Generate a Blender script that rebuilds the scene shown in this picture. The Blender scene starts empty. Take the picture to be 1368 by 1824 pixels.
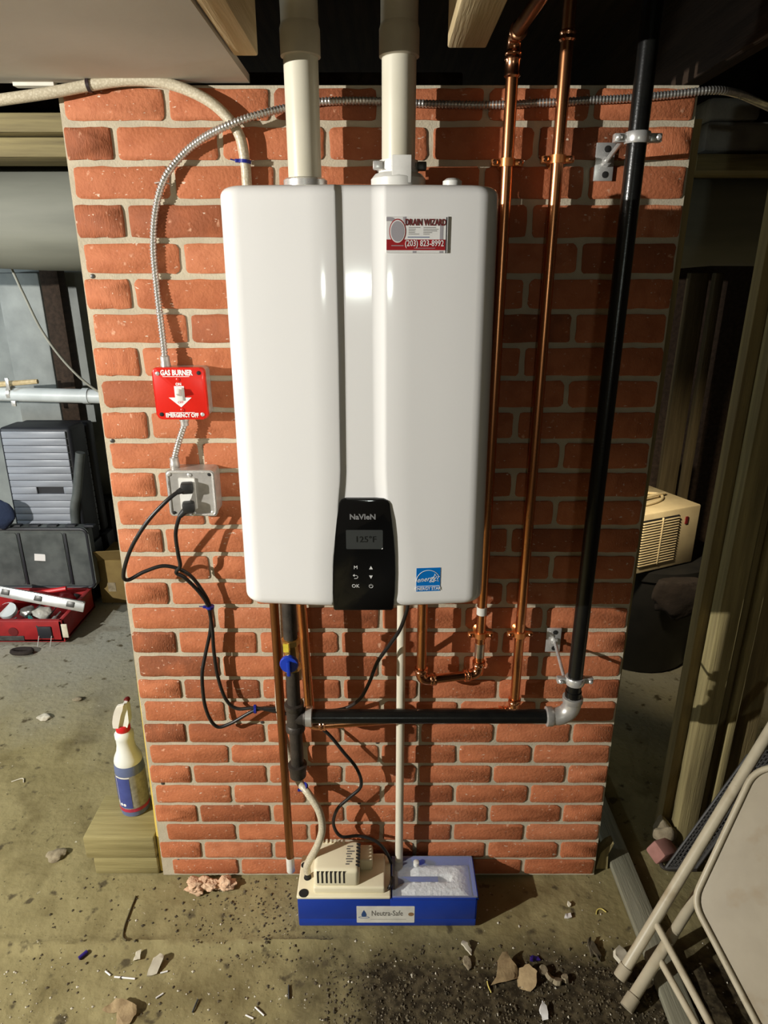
import bpy, bmesh, math, random
from mathutils import Vector, Matrix, Euler, noise

random.seed(7)
S = bpy.context.scene
COL = S.collection
PI = math.pi
R = math.radians

# ------------------------------------------------------------------ camera
FPX, TH, CD, CH = 1180.0, R(20.0), 1.43, 1.628     # focal length in px, pitch, distance to brick wall, height
cam_d = bpy.data.cameras.new('camera')
cam_d.sensor_fit = 'VERTICAL'
cam_d.sensor_height = 24.0
cam_d.lens = 24.0 * FPX / 1824.0
cam_d.clip_start = 0.01
cam = bpy.data.objects.new('camera', cam_d)
COL.objects.link(cam)
cam.location = (0, -CD, CH)
cam.rotation_euler = (PI / 2 - TH, 0, 0)
S.camera = cam

# ------------------------------------------------------------------ world, lamps, exposure
wd = bpy.data.worlds.new('world')
S.world = wd
wd.use_nodes = True
wd.node_tree.nodes['Background'].inputs[0].default_value = (1.0, 0.80, 0.52, 1)
wd.node_tree.nodes['Background'].inputs[1].default_value = 0.085
S.view_settings.view_transform = 'Standard'
S.view_settings.look = 'None'
S.view_settings.exposure = 0.0
S.view_settings.gamma = 1.0
S.view_settings.use_curve_mapping = False


def lamp(name, kind, loc, energy, color, size=0.1, size_y=None, target=None, spread=None):
    d = bpy.data.lights.new(name, kind)
    d.energy = energy
    d.color = color
    if kind == 'AREA':
        d.shape = 'RECTANGLE'
        d.size = size
        d.size_y = size_y or size
        if spread:
            d.spread = spread
    else:
        d.shadow_soft_size = size
    o = bpy.data.objects.new(name, d)
    COL.objects.link(o)
    o.location = loc
    if target is not None:
        o.rotation_euler = (Vector(target) - Vector(loc)).to_track_quat('-Z', 'Y').to_euler()
    return o


wl = lamp('work_lamp', 'SPOT', (-2.66, -1.70, 1.80), 535, (1.0, 0.975, 0.92), 0.016, None, (-0.25, 0.0, 0.95))
wl.data.spot_size = R(112)
wl.data.spot_blend = 0.45
lamp('shop_light', 'AREA', (-0.19, -4.45, 1.53), 6.0, (0.92, 1.0, 0.90), 0.19, 0.075, (-0.1, 0, 1.2))
lamp('storage_lamp', 'POINT', (-2.75, 0.95, 1.55), 42, (0.80, 0.92, 1.0), 0.08)
lamp('ac_fill_light', 'AREA', (0.42, 0.30, 1.45), 2.6, (1.0, 0.84, 0.58), 0.08, 0.08, (1.22, 1.10, 0.62), R(56))  # unseen warm lamp added behind the panel to brighten the air conditioner

# ------------------------------------------------------------------ helpers


def ray(px, py):
    a, b = (px - 684) / FPX, (912 - py) / FPX
    return Vector((a, math.cos(TH) + b * math.sin(TH), -math.sin(TH) + b * math.cos(TH)))


def W(px, py, out=0.0):
    """point on the vertical plane standing `out` metres in front of the brick wall"""
    r = ray(px, py)
    return Vector((0, -CD, CH)) + r * ((CD - out) / r.y)


def F(px, py, z=0.0):
    """point on the horizontal plane at height z"""
    r = ray(px, py)
    return Vector((0, -CD, CH)) + r * ((z - CH) / r.z)


WL = {}


def tag(o, label=None, cat=None, group=None, kind=None):
    if label:
        o['label'] = label
    if cat:
        o['category'] = cat
    if group:
        o['group'] = group
    if kind:
        o['kind'] = kind
    return o


def thing(name, loc, label, cat, group=None):
    o = bpy.data.objects.new(name, None)
    o.empty_display_size = 0.02
    COL.objects.link(o)
    o.location = loc
    WL[o] = Vector(loc)
    return tag(o, label, cat, group)


def mesh_obj(name, me, m, parent=None, smooth=40):
    if m is not None:
        me.materials.clear()
        me.materials.append(m)
    if smooth is not None:
        for p in me.polygons:
            p.use_smooth = True
        me.set_sharp_from_angle(angle=R(smooth))
    o = bpy.data.objects.new(name, me)
    COL.objects.link(o)
    if parent is not None:
        o.parent = parent
        off = WL[parent]
        WL[o] = off
    else:
        lo = Vector((1e9,) * 3)
        hi = -lo
        for v in me.vertices:
            for k in range(3):
                lo[k] = min(lo[k], v.co[k])
                hi[k] = max(hi[k], v.co[k])
        off = Vector(((lo.x + hi.x) / 2, (lo.y + hi.y) / 2, lo.z))
        o.location = off
        WL[o] = off
    me.transform(Matrix.Translation(-off))
    return o


def obj(name, bm, m, parent=None, smooth=40):
    bmesh.ops.recalc_face_normals(bm, faces=bm.faces[:])
    me = bpy.data.meshes.new(name)
    bm.to_mesh(me)
    bm.free()
    return mesh_obj(name, me, m, parent, smooth)


def B():
    return bmesh.new()


def box(bm, c, s, rot=None, bev=0.0, seg=2):
    r = bmesh.ops.create_cube(bm, size=1.0)
    vs = r['verts']
    M = Matrix.Translation(Vector(c)) @ (rot.to_matrix().to_4x4() if rot else Matrix()) @ Matrix.Diagonal((s[0], s[1], s[2], 1))
    bmesh.ops.transform(bm, matrix=M, verts=vs)
    if bev > 0:
        es = list({e for v in vs for e in v.link_edges})
        bmesh.ops.bevel(bm, geom=es, offset=bev, segments=seg, profile=0.5, affect='EDGES', clamp_overlap=True)
    return bm


def bx(x0, x1, y0, y1, z0, z1, bev=0.0, bm=None, seg=2):
    bm = bm or B()
    return box(bm, ((x0 + x1) / 2, (y0 + y1) / 2, (z0 + z1) / 2), (abs(x1 - x0), abs(y1 - y0), abs(z1 - z0)), None, bev, seg)


def spline(pts, n=8):
    pts = [Vector(p) for p in pts]
    P = [2 * pts[0] - pts[1]] + pts + [2 * pts[-1] - pts[-2]]
    out = []
    for i in range(1, len(P) - 2):
        a, b, c, d = P[i - 1], P[i], P[i + 1], P[i + 2]
        for k in range(n):
            t = k / n
            out.append(0.5 * ((2 * b) + (c - a) * t + (2 * a - 5 * b + 4 * c - d) * t * t + (3 * b - a - 3 * c + d) * t ** 3))
    out.append(pts[-1])
    return out


def resample(pts, step):
    out = [pts[0].copy()]
    acc = 0.0
    for i in range(1, len(pts)):
        a, b = pts[i - 1], pts[i]
        L = (b - a).length
        while L > 1e-9 and acc + L >= step:
            a = a + (b - a) * ((step - acc) / L)
            out.append(a.copy())
            L = (b - a).length
            acc = 0.0
        acc += L
    return out


def tube(bm, pts, r, seg=12, caps=True, flat=None):
    """sweep a circle along pts; r is a number or a list"""
    pts = [Vector(p) for p in pts]
    n = len(pts)
    rr = r if isinstance(r, (list, tuple)) else [r] * n
    T = []
    for i in range(n):
        a = pts[max(i - 1, 0)]
        b = pts[min(i + 1, n - 1)]
        d = b - a
        T.append(d.normalized() if d.length > 1e-9 else (T[-1] if T else Vector((0, 0, 1))))
    ref = Vector((0, 0, 1)) if abs(T[0].z) < 0.9 else Vector((1, 0, 0))
    u = T[0].cross(ref).normalized()
    rings = []
    for i in range(n):
        u = (u - T[i] * u.dot(T[i]))
        u = u.normalized() if u.length > 1e-9 else T[i].orthogonal().normalized()
        v = T[i].cross(u)
        ring = [bm.verts.new(pts[i] + (u * math.cos(2 * PI * k / seg) + v * math.sin(2 * PI * k / seg)) * rr[i]) for k in range(seg)]
        rings.append(ring)
    for i in range(n - 1):
        for k in range(seg):
            bm.faces.new((rings[i][k], rings[i][(k + 1) % seg], rings[i + 1][(k + 1) % seg], rings[i + 1][k]))
    if caps:
        bm.faces.new(rings[0][::-1])
        bm.faces.new(rings[-1])
    return bm


def lathe(bm, prof, o, axis=(0, 0, 1), seg=24):
    """prof: list of (radius, height) along axis from o"""
    o = Vector(o)
    ax = Vector(axis).normalized()
    return tube(bm, [o + ax * h for _, h in prof], [max(r, 1e-5) for r, _ in prof], seg) if False else _lathe(bm, prof, o, ax, seg)


def _lathe(bm, prof, o, ax, seg):
    u = ax.orthogonal().normalized()
    v = ax.cross(u)
    rings = []
    for r, h in prof:
        r = max(r, 1e-5)
        rings.append([bm.verts.new(o + ax * h + (u * math.cos(2 * PI * k / seg) + v * math.sin(2 * PI * k / seg)) * r) for k in range(seg)])
    for i in range(len(rings) - 1):
        for k in range(seg):
            bm.faces.new((rings[i][k], rings[i][(k + 1) % seg], rings[i + 1][(k + 1) % seg], rings[i + 1][k]))
    bm.faces.new(rings[0][::-1])
    bm.faces.new(rings[-1])
    return bm


def prism(bm, pts, d):
    """polygon pts (Vectors, planar) extruded by vector d"""
    d = Vector(d)
    a = [bm.verts.new(Vector(p)) for p in pts]
    b = [bm.verts.new(Vector(p) + d) for p in pts]
    n = len(a)
    bm.faces.new(a)
    bm.faces.new(b[::-1])
    for i in range(n):
        bm.faces.new((a[i], a[(i + 1) % n], b[(i + 1) % n], b[i]))
    return bm


def rrect(x0, x1, z0, z1, r, n=5):
    pts = []
    for cx, cz, a0 in ((x1 - r, z1 - r, 0), (x0 + r, z1 - r, 90), (x0 + r, z0 + r, 180), (x1 - r, z0 + r, 270)):
        for k in range(n + 1):
            a = R(a0 + 90 * k / n)
            pts.append((cx + r * math.cos(a), cz + r * math.sin(a)))
    return pts


def plate(x0, x1, z0, z1, r, yb, yf, bm=None):
    """rounded rectangle facing the camera side (-Y), from yb (back) to yf (front)"""
    return prism(bm or B(), [Vector((x, yb, z)) for x, z in rrect(x0, x1, z0, z1, r)], (0, yf - yb, 0))


def text_obj(name, body, size, loc, m, parent, sx=1.0, align='CENTER', shear=0.0, rot=0.0, bold=0.0, th=0.0003):
    cu = bpy.data.curves.new('t', 'FONT')
    cu.body = body
    cu.size = size
    cu.align_x = align
    cu.align_y = 'CENTER'
    cu.shear = shear
    cu.offset = bold
    cu.extrude = th
    cu.resolution_u = 2
    t = bpy.data.objects.new('t', cu)
    COL.objects.link(t)
    bpy.context.view_layer.update()
    me = bpy.data.meshes.new_from_object(t.evaluated_get(bpy.context.evaluated_depsgraph_get()))
    bpy.data.objects.remove(t)
    bpy.data.curves.remove(cu)
    me.name = name
    me.transform(Matrix.Translation(Vector(loc)) @ Matrix.Rotation(rot, 4, 'Y') @ Matrix.Rotation(PI / 2, 4, 'X') @ Matrix.Diagonal((sx, 1, 1, 1)))
    return mesh_obj(name, me, m, parent, None)


def wcurve(pts, n=8):
    """list of (px, py, out) to a smooth world path"""
    return spline([W(*p) for p in pts], n)


# ------------------------------------------------------------------ materials


def mat(name, c1, c2=None, scale=20.0, rough=0.6, metal=0.0, bump=0.0, bscale=None, rvar=0.0, stretch=None,
        spec=0.5, trans=0.0, ior=1.45, coat=0.0, detail=5.0, lo=0.35, hi=0.65, objrand=0.0, emis=None, extra=None):
    m = bpy.data.materials.new(name)
    m.use_nodes = True
    nt = m.node_tree
    p = nt.nodes['Principled BSDF']
    p.inputs['Roughness'].default_value = rough
    p.inputs['Metallic'].default_value = metal
    p.inputs['Specular IOR Level'].default_value = spec
    p.inputs['Transmission Weight'].default_value = trans
    p.inputs['IOR'].default_value = ior
    p.inputs['Coat Weight'].default_value = coat
    c2 = c2 or tuple(min(1, x * 0.85) for x in c1)
    tc = nt.nodes.new('ShaderNodeTexCoord')
    mp = nt.nodes.new('ShaderNodeMapping')
    if stretch:
        mp.inputs['Scale'].default_value = stretch
    nt.links.new(tc.outputs['Object'], mp.inputs['Vector'])
    vec = mp.outputs['Vector']
    if objrand:
        oi = nt.nodes.new('ShaderNodeObjectInfo')
        ml = nt.nodes.new('ShaderNodeMath')
        ml.operation = 'MULTIPLY'
        ml.inputs[1].default_value = 37.0
        nt.links.new(oi.outputs['Random'], ml.inputs[0])
        va = nt.nodes.new('ShaderNodeVectorMath')
        va.operation = 'ADD'
        nt.links.new(vec, va.inputs[0])
        nt.links.new(ml.outputs[0], va.inputs[1])
        vec = va.outputs[0]
    nz = nt.nodes.new('ShaderNodeTexNoise')
    nz.inputs['Scale'].default_value = scale
    nz.inputs['Detail'].default_value = detail
    nt.links.new(vec, nz.inputs['Vector'])
    cr = nt.nodes.new('ShaderNodeValToRGB')
    cr.color_ramp.elements[0].position = lo
    cr.color_ramp.elements[1].position = hi
    cr.color_ramp.elements[0].color = (*c1, 1)
    cr.color_ramp.elements[1].color = (*c2, 1)
    nt.links.new(nz.outputs['Fac'], cr.inputs['Fac'])
    col = cr.outputs['Color']
    if extra:
        col = extra(nt, vec, col, p)
    nt.links.new(col, p.inputs['Base Color'])
    if bump:
        nb = nt.nodes.new('ShaderNodeTexNoise')
        nb.inputs['Scale'].default_value = bscale or scale * 4
        nb.inputs['Detail'].default_value = 6
        nt.links.new(vec, nb.inputs['Vector'])
        bp = nt.nodes.new('ShaderNodeBump')
        bp.inputs['Strength'].default_value = min(1.0, bump)
        bp.inputs['Distance'].default_value = 0.004
        nt.links.new(nb.outputs['Fac'], bp.inputs['Height'])
        nt.links.new(bp.outputs['Normal'], p.inputs['Normal'])
    if rvar:
        mr = nt.nodes.new('ShaderNodeMapRange')
        mr.inputs['To Min'].default_value = max(0.02, rough - rvar)
        mr.inputs['To Max'].default_value = min(1, rough + rvar)
        nt.links.new(nz.outputs['Fac'], mr.inputs['Value'])
        nt.links.new(mr.outputs['Result'], p.inputs['Roughness'])
    if emis:
        p.inputs['Emission Color'].default_value = (*emis[0], 1)
        p.inputs['Emission Strength'].default_value = emis[1]
    return m


def mixc(nt, fac, a, b):
    mx = nt.nodes.new('ShaderNodeMix')
    mx.data_type = 'RGBA'
    for s, v in ((mx.inputs[0], fac), (mx.inputs[6], a), (mx.inputs[7], b)):
        if hasattr(v, 'links') or hasattr(v, 'is_linked'):
            nt.links.new(v, s)
        elif isinstance(v, tuple):
            s.default_value = (*v, 1)
        else:
            s.default_value = v
    return mx.outputs[2]


def noise_mask(nt, vec, scale, lo, hi, detail=4):
    n = nt.nodes.new('ShaderNodeTexNoise')
    n.inputs['Scale'].default_value = scale
    n.inputs['Detail'].default_value = detail
    nt.links.new(vec, n.inputs['Vector'])
    mr = nt.nodes.new('ShaderNodeMapRange')
    mr.inputs['From Min'].default_value = lo
    mr.inputs['From Max'].default_value = hi
    nt.links.new(n.outputs['Fac'], mr.inputs['Value'])
    return mr.outputs['Result']


def brick_extra(nt, vec, col, p):
    oi = nt.nodes.new('ShaderNodeObjectInfo')
    cr = nt.nodes.new('ShaderNodeValToRGB')
    cr.color_ramp.interpolation = 'LINEAR'
    e = cr.color_ramp.elements
    e[0].position, e[0].color = 0.0, (0.23, 0.074, 0.032, 1)
    e[1].position, e[1].color = 1.0, (0.50, 0.180, 0.084, 1)
    for pos, c in ((0.10, (0.33, 0.100, 0.042)), (0.2, (0.43, 0.140, 0.060)), (0.6, (0.49, 0.162, 0.070)), (0.85, (0.45, 0.148, 0.064))):
        q = e.new(pos)
        q.color = (*c, 1)
    nt.links.new(oi.outputs['Random'], cr.inputs['Fac'])
    c = mixc(nt, noise_mask(nt, vec, 26, 0.45, 0.75), cr.outputs['Color'], (0.37, 0.112, 0.046))
    c = mixc(nt, noise_mask(nt, vec, 60, 0.66, 0.76), c, (0.64, 0.34, 0.21))
    # pale scuffs run along the brick
    mp = nt.nodes.new('ShaderNodeMapping')
    mp.inputs['Scale'].default_value = (1.0, 1.0, 2.2)
    nt.links.new(vec, mp.inputs['Vector'])
    return mixc(nt, noise_mask(nt, mp.outputs['Vector'], 85, 0.70, 0.74, 2), c, (0.66, 0.52, 0.40))


M = {}
M['brick'] = mat('brick_face', (0.4, 0.1, 0.05), rough=0.72, bump=0.45, bscale=150, objrand=1, extra=brick_extra, spec=0.3)
M['grout'] = mat('grout', (0.54, 0.475, 0.35), (0.45, 0.395, 0.29), 18, 0.9, bump=0.3, bscale=260, spec=0.15)
M['white'] = mat('white_enamel', (0.80, 0.79, 0.765), (0.79, 0.78, 0.755), 5, 0.085, coat=0.15, spec=0.5)
M['wplastic'] = mat('white_plastic', (0.76, 0.75, 0.70), None, 30, 0.35)
M['black_gloss'] = mat('black_gloss', (0.004, 0.004, 0.004), (0.006, 0.006, 0.006), 5, 0.06, spec=0.4)
M['lcd'] = mat('display', (0.045, 0.048, 0.046), None, 5, 0.25)
M['lcd_dark'] = mat('display_digits', (0.012, 0.013, 0.012), None, 5, 0.3)
M['icon'] = mat('icon_white', (0.75, 0.75, 0.73), None, 5, 0.5)
M['logo_grey'] = mat('logo_grey', (0.22, 0.22, 0.22), None, 5, 0.4)
M['pvc'] = mat('pvc_cream', (0.70, 0.66, 0.53), (0.64, 0.60, 0.47), 9, 0.34, rvar=0.08)
M['pvc_dust'] = mat('pvc_shaded', (0.55, 0.50, 0.38), (0.47, 0.42, 0.31), 14, 0.5)  # darker pvc copy, ceiling shade put into the upper vent fittings
M['copper'] = mat('copper', (0.80, 0.36, 0.17), (0.66, 0.27, 0.11), 16, 0.27, 1.0, rvar=0.1, stretch=(1, 1, 0.25))
M['copper_bright'] = mat('copper_fitting', (0.88, 0.45, 0.26), (0.75, 0.33, 0.17), 30, 0.2, 1.0, rvar=0.08)
M['copper_dull'] = mat('copper_aged', (0.30, 0.13, 0.045), (0.22, 0.09, 0.032), 20, 0.40, 0.9, stretch=(1, 1, 0.3))
M['cop_paint'] = mat('copper_plated_clamp', (0.75, 0.30, 0.10), (0.62, 0.23, 0.07), 30, 0.34, 0.8)
M['solder'] = mat('solder_silver', (0.78, 0.70, 0.62), None, 40, 0.3, 1.0)
M['blackpipe'] = mat('black_coated_pipe', (0.005, 0.005, 0.005), (0.008, 0.008, 0.007), 40, 0.24, spec=0.5, bump=0.06, bscale=300)
M['iron'] = mat('dark_iron', (0.045, 0.038, 0.032), (0.07, 0.058, 0.048), 40, 0.5, 0.5, bump=0.2, bscale=250)
M['galv'] = mat('galvanised', (0.60, 0.58, 0.54), (0.45, 0.43, 0.40), 45, 0.36, 0.55, rvar=0.12)
M['zinc'] = mat('zinc_plate', (0.78, 0.77, 0.74), (0.66, 0.65, 0.62), 60, 0.28, 0.6, rvar=0.1)
M['armour'] = mat('armour_steel', (0.66, 0.64, 0.60), (0.50, 0.48, 0.45), 60, 0.30, 0.80, rvar=0.08)
M['dark'] = mat('dark_hole', (0.012, 0.011, 0.010), None, 5, 0.8)
M['red'] = mat('red_paint', (0.62, 0.018, 0.010), (0.58, 0.016, 0.009), 10, 0.28, coat=0.2)
M['printwhite'] = mat('print_white', (0.85, 0.83, 0.80), None, 5, 0.5)
M['cord'] = mat('black_cord', (0.010, 0.009, 0.009), (0.016, 0.015, 0.014), 40, 0.38)
M['plug'] = mat('black_plug', (0.020, 0.020, 0.019), None, 40, 0.45)
M['blue'] = mat('blue_handle', (0.010, 0.045, 0.42), None, 10, 0.32)
M['tieblue'] = mat('tie_blue', (0.012, 0.020, 0.24), None, 10, 0.35)
M['tiedark'] = mat('tie_dark', (0.03, 0.018, 0.02), None, 10, 0.4)
M['brass'] = mat('brass', (0.80, 0.55, 0.20), (0.65, 0.42, 0.13), 50, 0.3, 1.0)
M['tapeyellow'] = mat('yellow_tape', (0.75, 0.58, 0.05), None, 40, 0.55)
M['bluetray'] = mat('blue_plastic', (0.010, 0.040, 0.30), (0.012, 0.046, 0.33), 12, 0.36)
M['cream'] = mat('cream_plastic', (0.80, 0.73, 0.52), (0.77, 0.70, 0.49), 12, 0.42)
M['media'] = mat('white_media', (0.74, 0.74, 0.70), (0.88, 0.88, 0.85), 60, 0.8, bump=1.0, bscale=120)
M['clear'] = mat('clear_lid', (0.70, 0.78, 0.90), None, 5, 0.12)
_nt = M['clear'].node_tree
_tr = _nt.nodes.new('ShaderNodeBsdfTransparent')
_mx = _nt.nodes.new('ShaderNodeMixShader')
_mx.inputs[0].default_value = 0.16
_nt.links.new(_tr.outputs[0], _mx.inputs[1])
_nt.links.new(_nt.nodes['Principled BSDF'].outputs[0], _mx.inputs[2])
_nt.links.new(_mx.outputs[0], _nt.nodes['Material Output'].inputs['Surface'])
M['sticker'] = mat('sticker_white', (0.72, 0.70, 0.62), None, 30, 0.5)
M['print_grey'] = mat('print_grey', (0.16, 0.15, 0.13), None, 30, 0.6)
M['print_bluegrey'] = mat('print_bluegrey', (0.03, 0.08, 0.22), None, 30, 0.6)
M['print_brown'] = mat('print_brown', (0.30, 0.17, 0.08), None, 30, 0.6)
M['vinyl'] = None
M['starblue'] = mat('star_blue', (0.0, 0.17, 0.56), None, 5, 0.4)
M['cardred'] = mat('card_red', (0.33, 0.010, 0.014), None, 5, 0.45)
M['carddark'] = mat('card_dark_red', (0.14, 0.012, 0.014), None, 5, 0.45)
M['cardgrey'] = mat('card_grey', (0.36, 0.34, 0.36), None, 5, 0.45)
M['cardwhite'] = mat('card_white', (0.80, 0.79, 0.76), None, 5, 0.35)
M['cardedge'] = mat('card_edge', (0.05, 0.05, 0.06), None, 5, 0.45)


def wood(name, a, b, axis='x', sc=6):
    st = {'x': (0.12, 2.2, 2.2), 'y': (2.2, 0.12, 2.2), 'z': (2.2, 2.2, 0.12)}[axis]
    return mat(name, a, b, sc * 4, 0.75, stretch=st, bump=0.35, bscale=sc * 22, spec=0.2)


M['wood_block'] = wood('wood_block', (0.33, 0.28, 0.125), (0.23, 0.19, 0.08), 'x')
M['wood_beam'] = wood('wood_beam', (0.30, 0.25, 0.12), (0.16, 0.13, 0.07), 'x')
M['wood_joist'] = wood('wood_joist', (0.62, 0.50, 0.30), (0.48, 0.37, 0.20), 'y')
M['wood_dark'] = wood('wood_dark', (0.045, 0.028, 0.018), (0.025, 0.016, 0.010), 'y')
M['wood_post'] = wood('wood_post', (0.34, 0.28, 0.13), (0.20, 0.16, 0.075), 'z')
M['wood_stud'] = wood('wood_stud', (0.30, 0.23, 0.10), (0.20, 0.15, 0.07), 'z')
M['wood_dim'] = wood('wood_shaded', (0.11, 0.085, 0.045), (0.07, 0.053, 0.028), 'z')  # darkened stud wood, shade put into the colour of two rear studs
M['wood_yellow'] = wood('wood_yellow', (0.78, 0.58, 0.13), (0.66, 0.48, 0.12), 'z')
M['plank'] = wood('plank_grey', (0.27, 0.26, 0.19), (0.20, 0.19, 0.135), 'y')
M['drywall'] = mat('drywall', (0.53, 0.485, 0.405), (0.47, 0.43, 0.36), 3.5, 0.9, bump=0.05, bscale=60, spec=0.15)
M['paperedge'] = mat('paper_edge', (0.75, 0.72, 0.62), None, 20, 0.9)
M['concrete'] = mat('concrete_wall', (0.36, 0.38, 0.36), (0.23, 0.245, 0.235), 5, 0.9, bump=0.3, bscale=40, spec=0.2)
M['stone'] = mat('stone', (0.40, 0.39, 0.36), (0.26, 0.25, 0.23), 12, 0.95, bump=0.9, bscale=40, spec=0.15)
M['duct'] = mat('duct_wrap', (0.23, 0.235, 0.195), (0.17, 0.175, 0.145), 4, 0.62, stretch=(0.4, 1, 3), spec=0.3)
M['pvc_white'] = mat('pvc_white', (0.62, 0.66, 0.66), (0.52, 0.56, 0.56), 9, 0.4)
M['cable_grey'] = mat('grey_cable', (0.33, 0.33, 0.28), None, 9, 0.5)
M['lid'] = mat('black_lid', (0.055, 0.062, 0.060), (0.10, 0.11, 0.105), 14, 0.5, bump=0.25, bscale=30)
M['case_red'] = mat('red_case', (0.36, 0.016, 0.018), (0.25, 0.012, 0.014), 14, 0.48)
M['crate_grey'] = mat('crate_grey', (0.30, 0.32, 0.36), (0.22, 0.235, 0.265), 10, 0.38, stretch=(0.4, 1, 3))
M['crate_dark'] = mat('crate_dark', (0.018, 0.019, 0.024), None, 14, 0.5)
M['alu'] = mat('aluminium', (0.78, 0.80, 0.80), (0.66, 0.68, 0.68), 30, 0.32, 0.85)
M['tool_dark'] = mat('tool_dark', (0.05, 0.05, 0.048), (0.10, 0.10, 0.095), 40, 0.4, 0.4)
M['tool_steel'] = mat('tool_steel', (0.50, 0.50, 0.47), (0.32, 0.32, 0.30), 50, 0.35, 0.8)
M['tool_teal'] = mat('tool_teal', (0.02, 0.14, 0.13), None, 20, 0.45)
M['clearbag'] = mat('plastic_bag', (0.62, 0.62, 0.56), (0.35, 0.35, 0.31), 30, 0.35, bump=0.8, bscale=60)
M['cardboard'] = mat('cardboard', (0.24, 0.17, 0.065), (0.19, 0.13, 0.05), 10, 0.9, spec=0.1)
M['bluecloth'] = mat('blue_cloth', (0.012, 0.022, 0.055), None, 20, 0.9, bump=0.5)
M['ac'] = mat('ac_beige', (0.66, 0.55, 0.34), (0.56, 0.46, 0.28), 14, 0.5)
M['bin'] = mat('bin_black', (0.010, 0.010, 0.010), (0.016, 0.015, 0.014), 14, 0.55)
M['cloth_dark'] = mat('dark_cloth', (0.016, 0.011, 0.009), (0.026, 0.018, 0.014), 14, 0.9, bump=0.6)


def rust_extra(nt, vec, col, p):
    c = mixc(nt, noise_mask(nt, vec, 9, 0.56, 0.74), col, (0.26, 0.18, 0.085))
    return mixc(nt, noise_mask(nt, vec, 34, 0.70, 0.78), c, (0.17, 0.09, 0.035))


M['tablepaint'] = mat('cream_paint', (0.36, 0.305, 0.21), (0.31, 0.26, 0.175), 10, 0.45, extra=rust_extra, bump=0.05)
M['tubepaint'] = mat('cream_tube_paint', (0.52, 0.46, 0.33), (0.46, 0.40, 0.28), 25, 0.42, extra=rust_extra)
M['rubber'] = mat('rubber_cap', (0.42, 0.36, 0.25), None, 30, 0.7)
M['wire'] = mat('black_wire', (0.055, 0.052, 0.048), None, 30, 0.45)
M['netcloth'] = mat('net_cloth', (0.022, 0.020, 0.018), (0.05, 0.045, 0.04), 45, 0.8, bump=1.0, bscale=60)
M['pink'] = mat('pink_foam', (0.42, 0.20, 0.165), (0.32, 0.15, 0.12), 30, 0.9)
M['pinkwool'] = mat('pink_wool', (0.74, 0.52, 0.34), (0.58, 0.37, 0.23), 60, 1.0, bump=1.0, bscale=160)
M['rubble'] = mat('rubble', (0.30, 0.25, 0.16), (0.20, 0.16, 0.10), 40, 0.95, bump=0.8, bscale=80)
M['leaf'] = mat('dry_leaf', (0.40, 0.29, 0.15), (0.26, 0.18, 0.09), 40, 0.8, bump=0.3)
M['paper'] = mat('paper_scrap', (0.66, 0.61, 0.48), (0.55, 0.50, 0.38), 40, 0.85)
M['crumb'] = mat('crumbs', (0.12, 0.095, 0.055), (0.05, 0.04, 0.024), 60, 0.95, objrand=1)
M['crumbpale'] = mat('pale_crumbs', (0.62, 0.58, 0.47), (0.45, 0.40, 0.30), 80, 0.9)
M['twig'] = mat('twig', (0.10, 0.08, 0.035), None, 40, 0.8)
M['yellowwire'] = mat('yellow_wire', (0.72, 0.60, 0.16), None, 40, 0.5)
M['purple'] = mat('purple_plastic', (0.03, 0.015, 0.16), None, 40, 0.4)
M['bottle'] = mat('bottle_plastic', (0.72, 0.73, 0.68), (0.70, 0.71, 0.66), 12, 0.35)
M['bottleblue'] = mat('bottle_liquid', (0.10, 0.13, 0.24), (0.12, 0.15, 0.27), 12, 0.3)
M['labelblue'] = mat('label_blue', (0.055, 0.075, 0.26), (0.045, 0.06, 0.22), 60, 0.45)
M['labelgrey'] = mat('label_grey', (0.33, 0.32, 0.27), (0.22, 0.21, 0.17), 90, 0.5)
M['labelred'] = mat('label_red', (0.42, 0.03, 0.07), None, 60, 0.45)
M['redcap'] = mat('red_cap', (0.60, 0.015, 0.02), None, 10, 0.4)
M['trigger'] = mat('trigger_white', (0.74, 0.70, 0.62), None, 10, 0.4)


def braid(name, a, b, scale):
    m = mat(name, a, None, 10, 0.35)
    nt = m.node_tree
    p = nt.nodes['Principled BSDF']
    tc = nt.nodes.new('ShaderNodeTexCoord')
    ch = nt.nodes.new('ShaderNodeTexVoronoi')
    ch.inputs['Scale'].default_value = scale
    nt.links.new(tc.outputs['Object'], ch.inputs['Vector'])
    mr = nt.nodes.new('ShaderNodeMapRange')
    mr.inputs['From Max'].default_value = 0.7
    nt.links.new(ch.outputs['Distance'], mr.inputs['Value'])
    nt.links.new(mixc(nt, mr.outputs['Result'], a, b), p.inputs['Base Color'])
    bp = nt.nodes.new('ShaderNodeBump')
    bp.inputs['Strength'].default_value = 0.25
    bp.inputs['Distance'].default_value = 0.001
    nt.links.new(ch.outputs['Distance'], bp.inputs['Height'])
    nt.links.new(bp.outputs['Normal'], p.inputs['Normal'])
    return m


M['vinyl'] = braid('braided_vinyl', (0.66, 0.60, 0.46), (0.48, 0.42, 0.30), 260)


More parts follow.
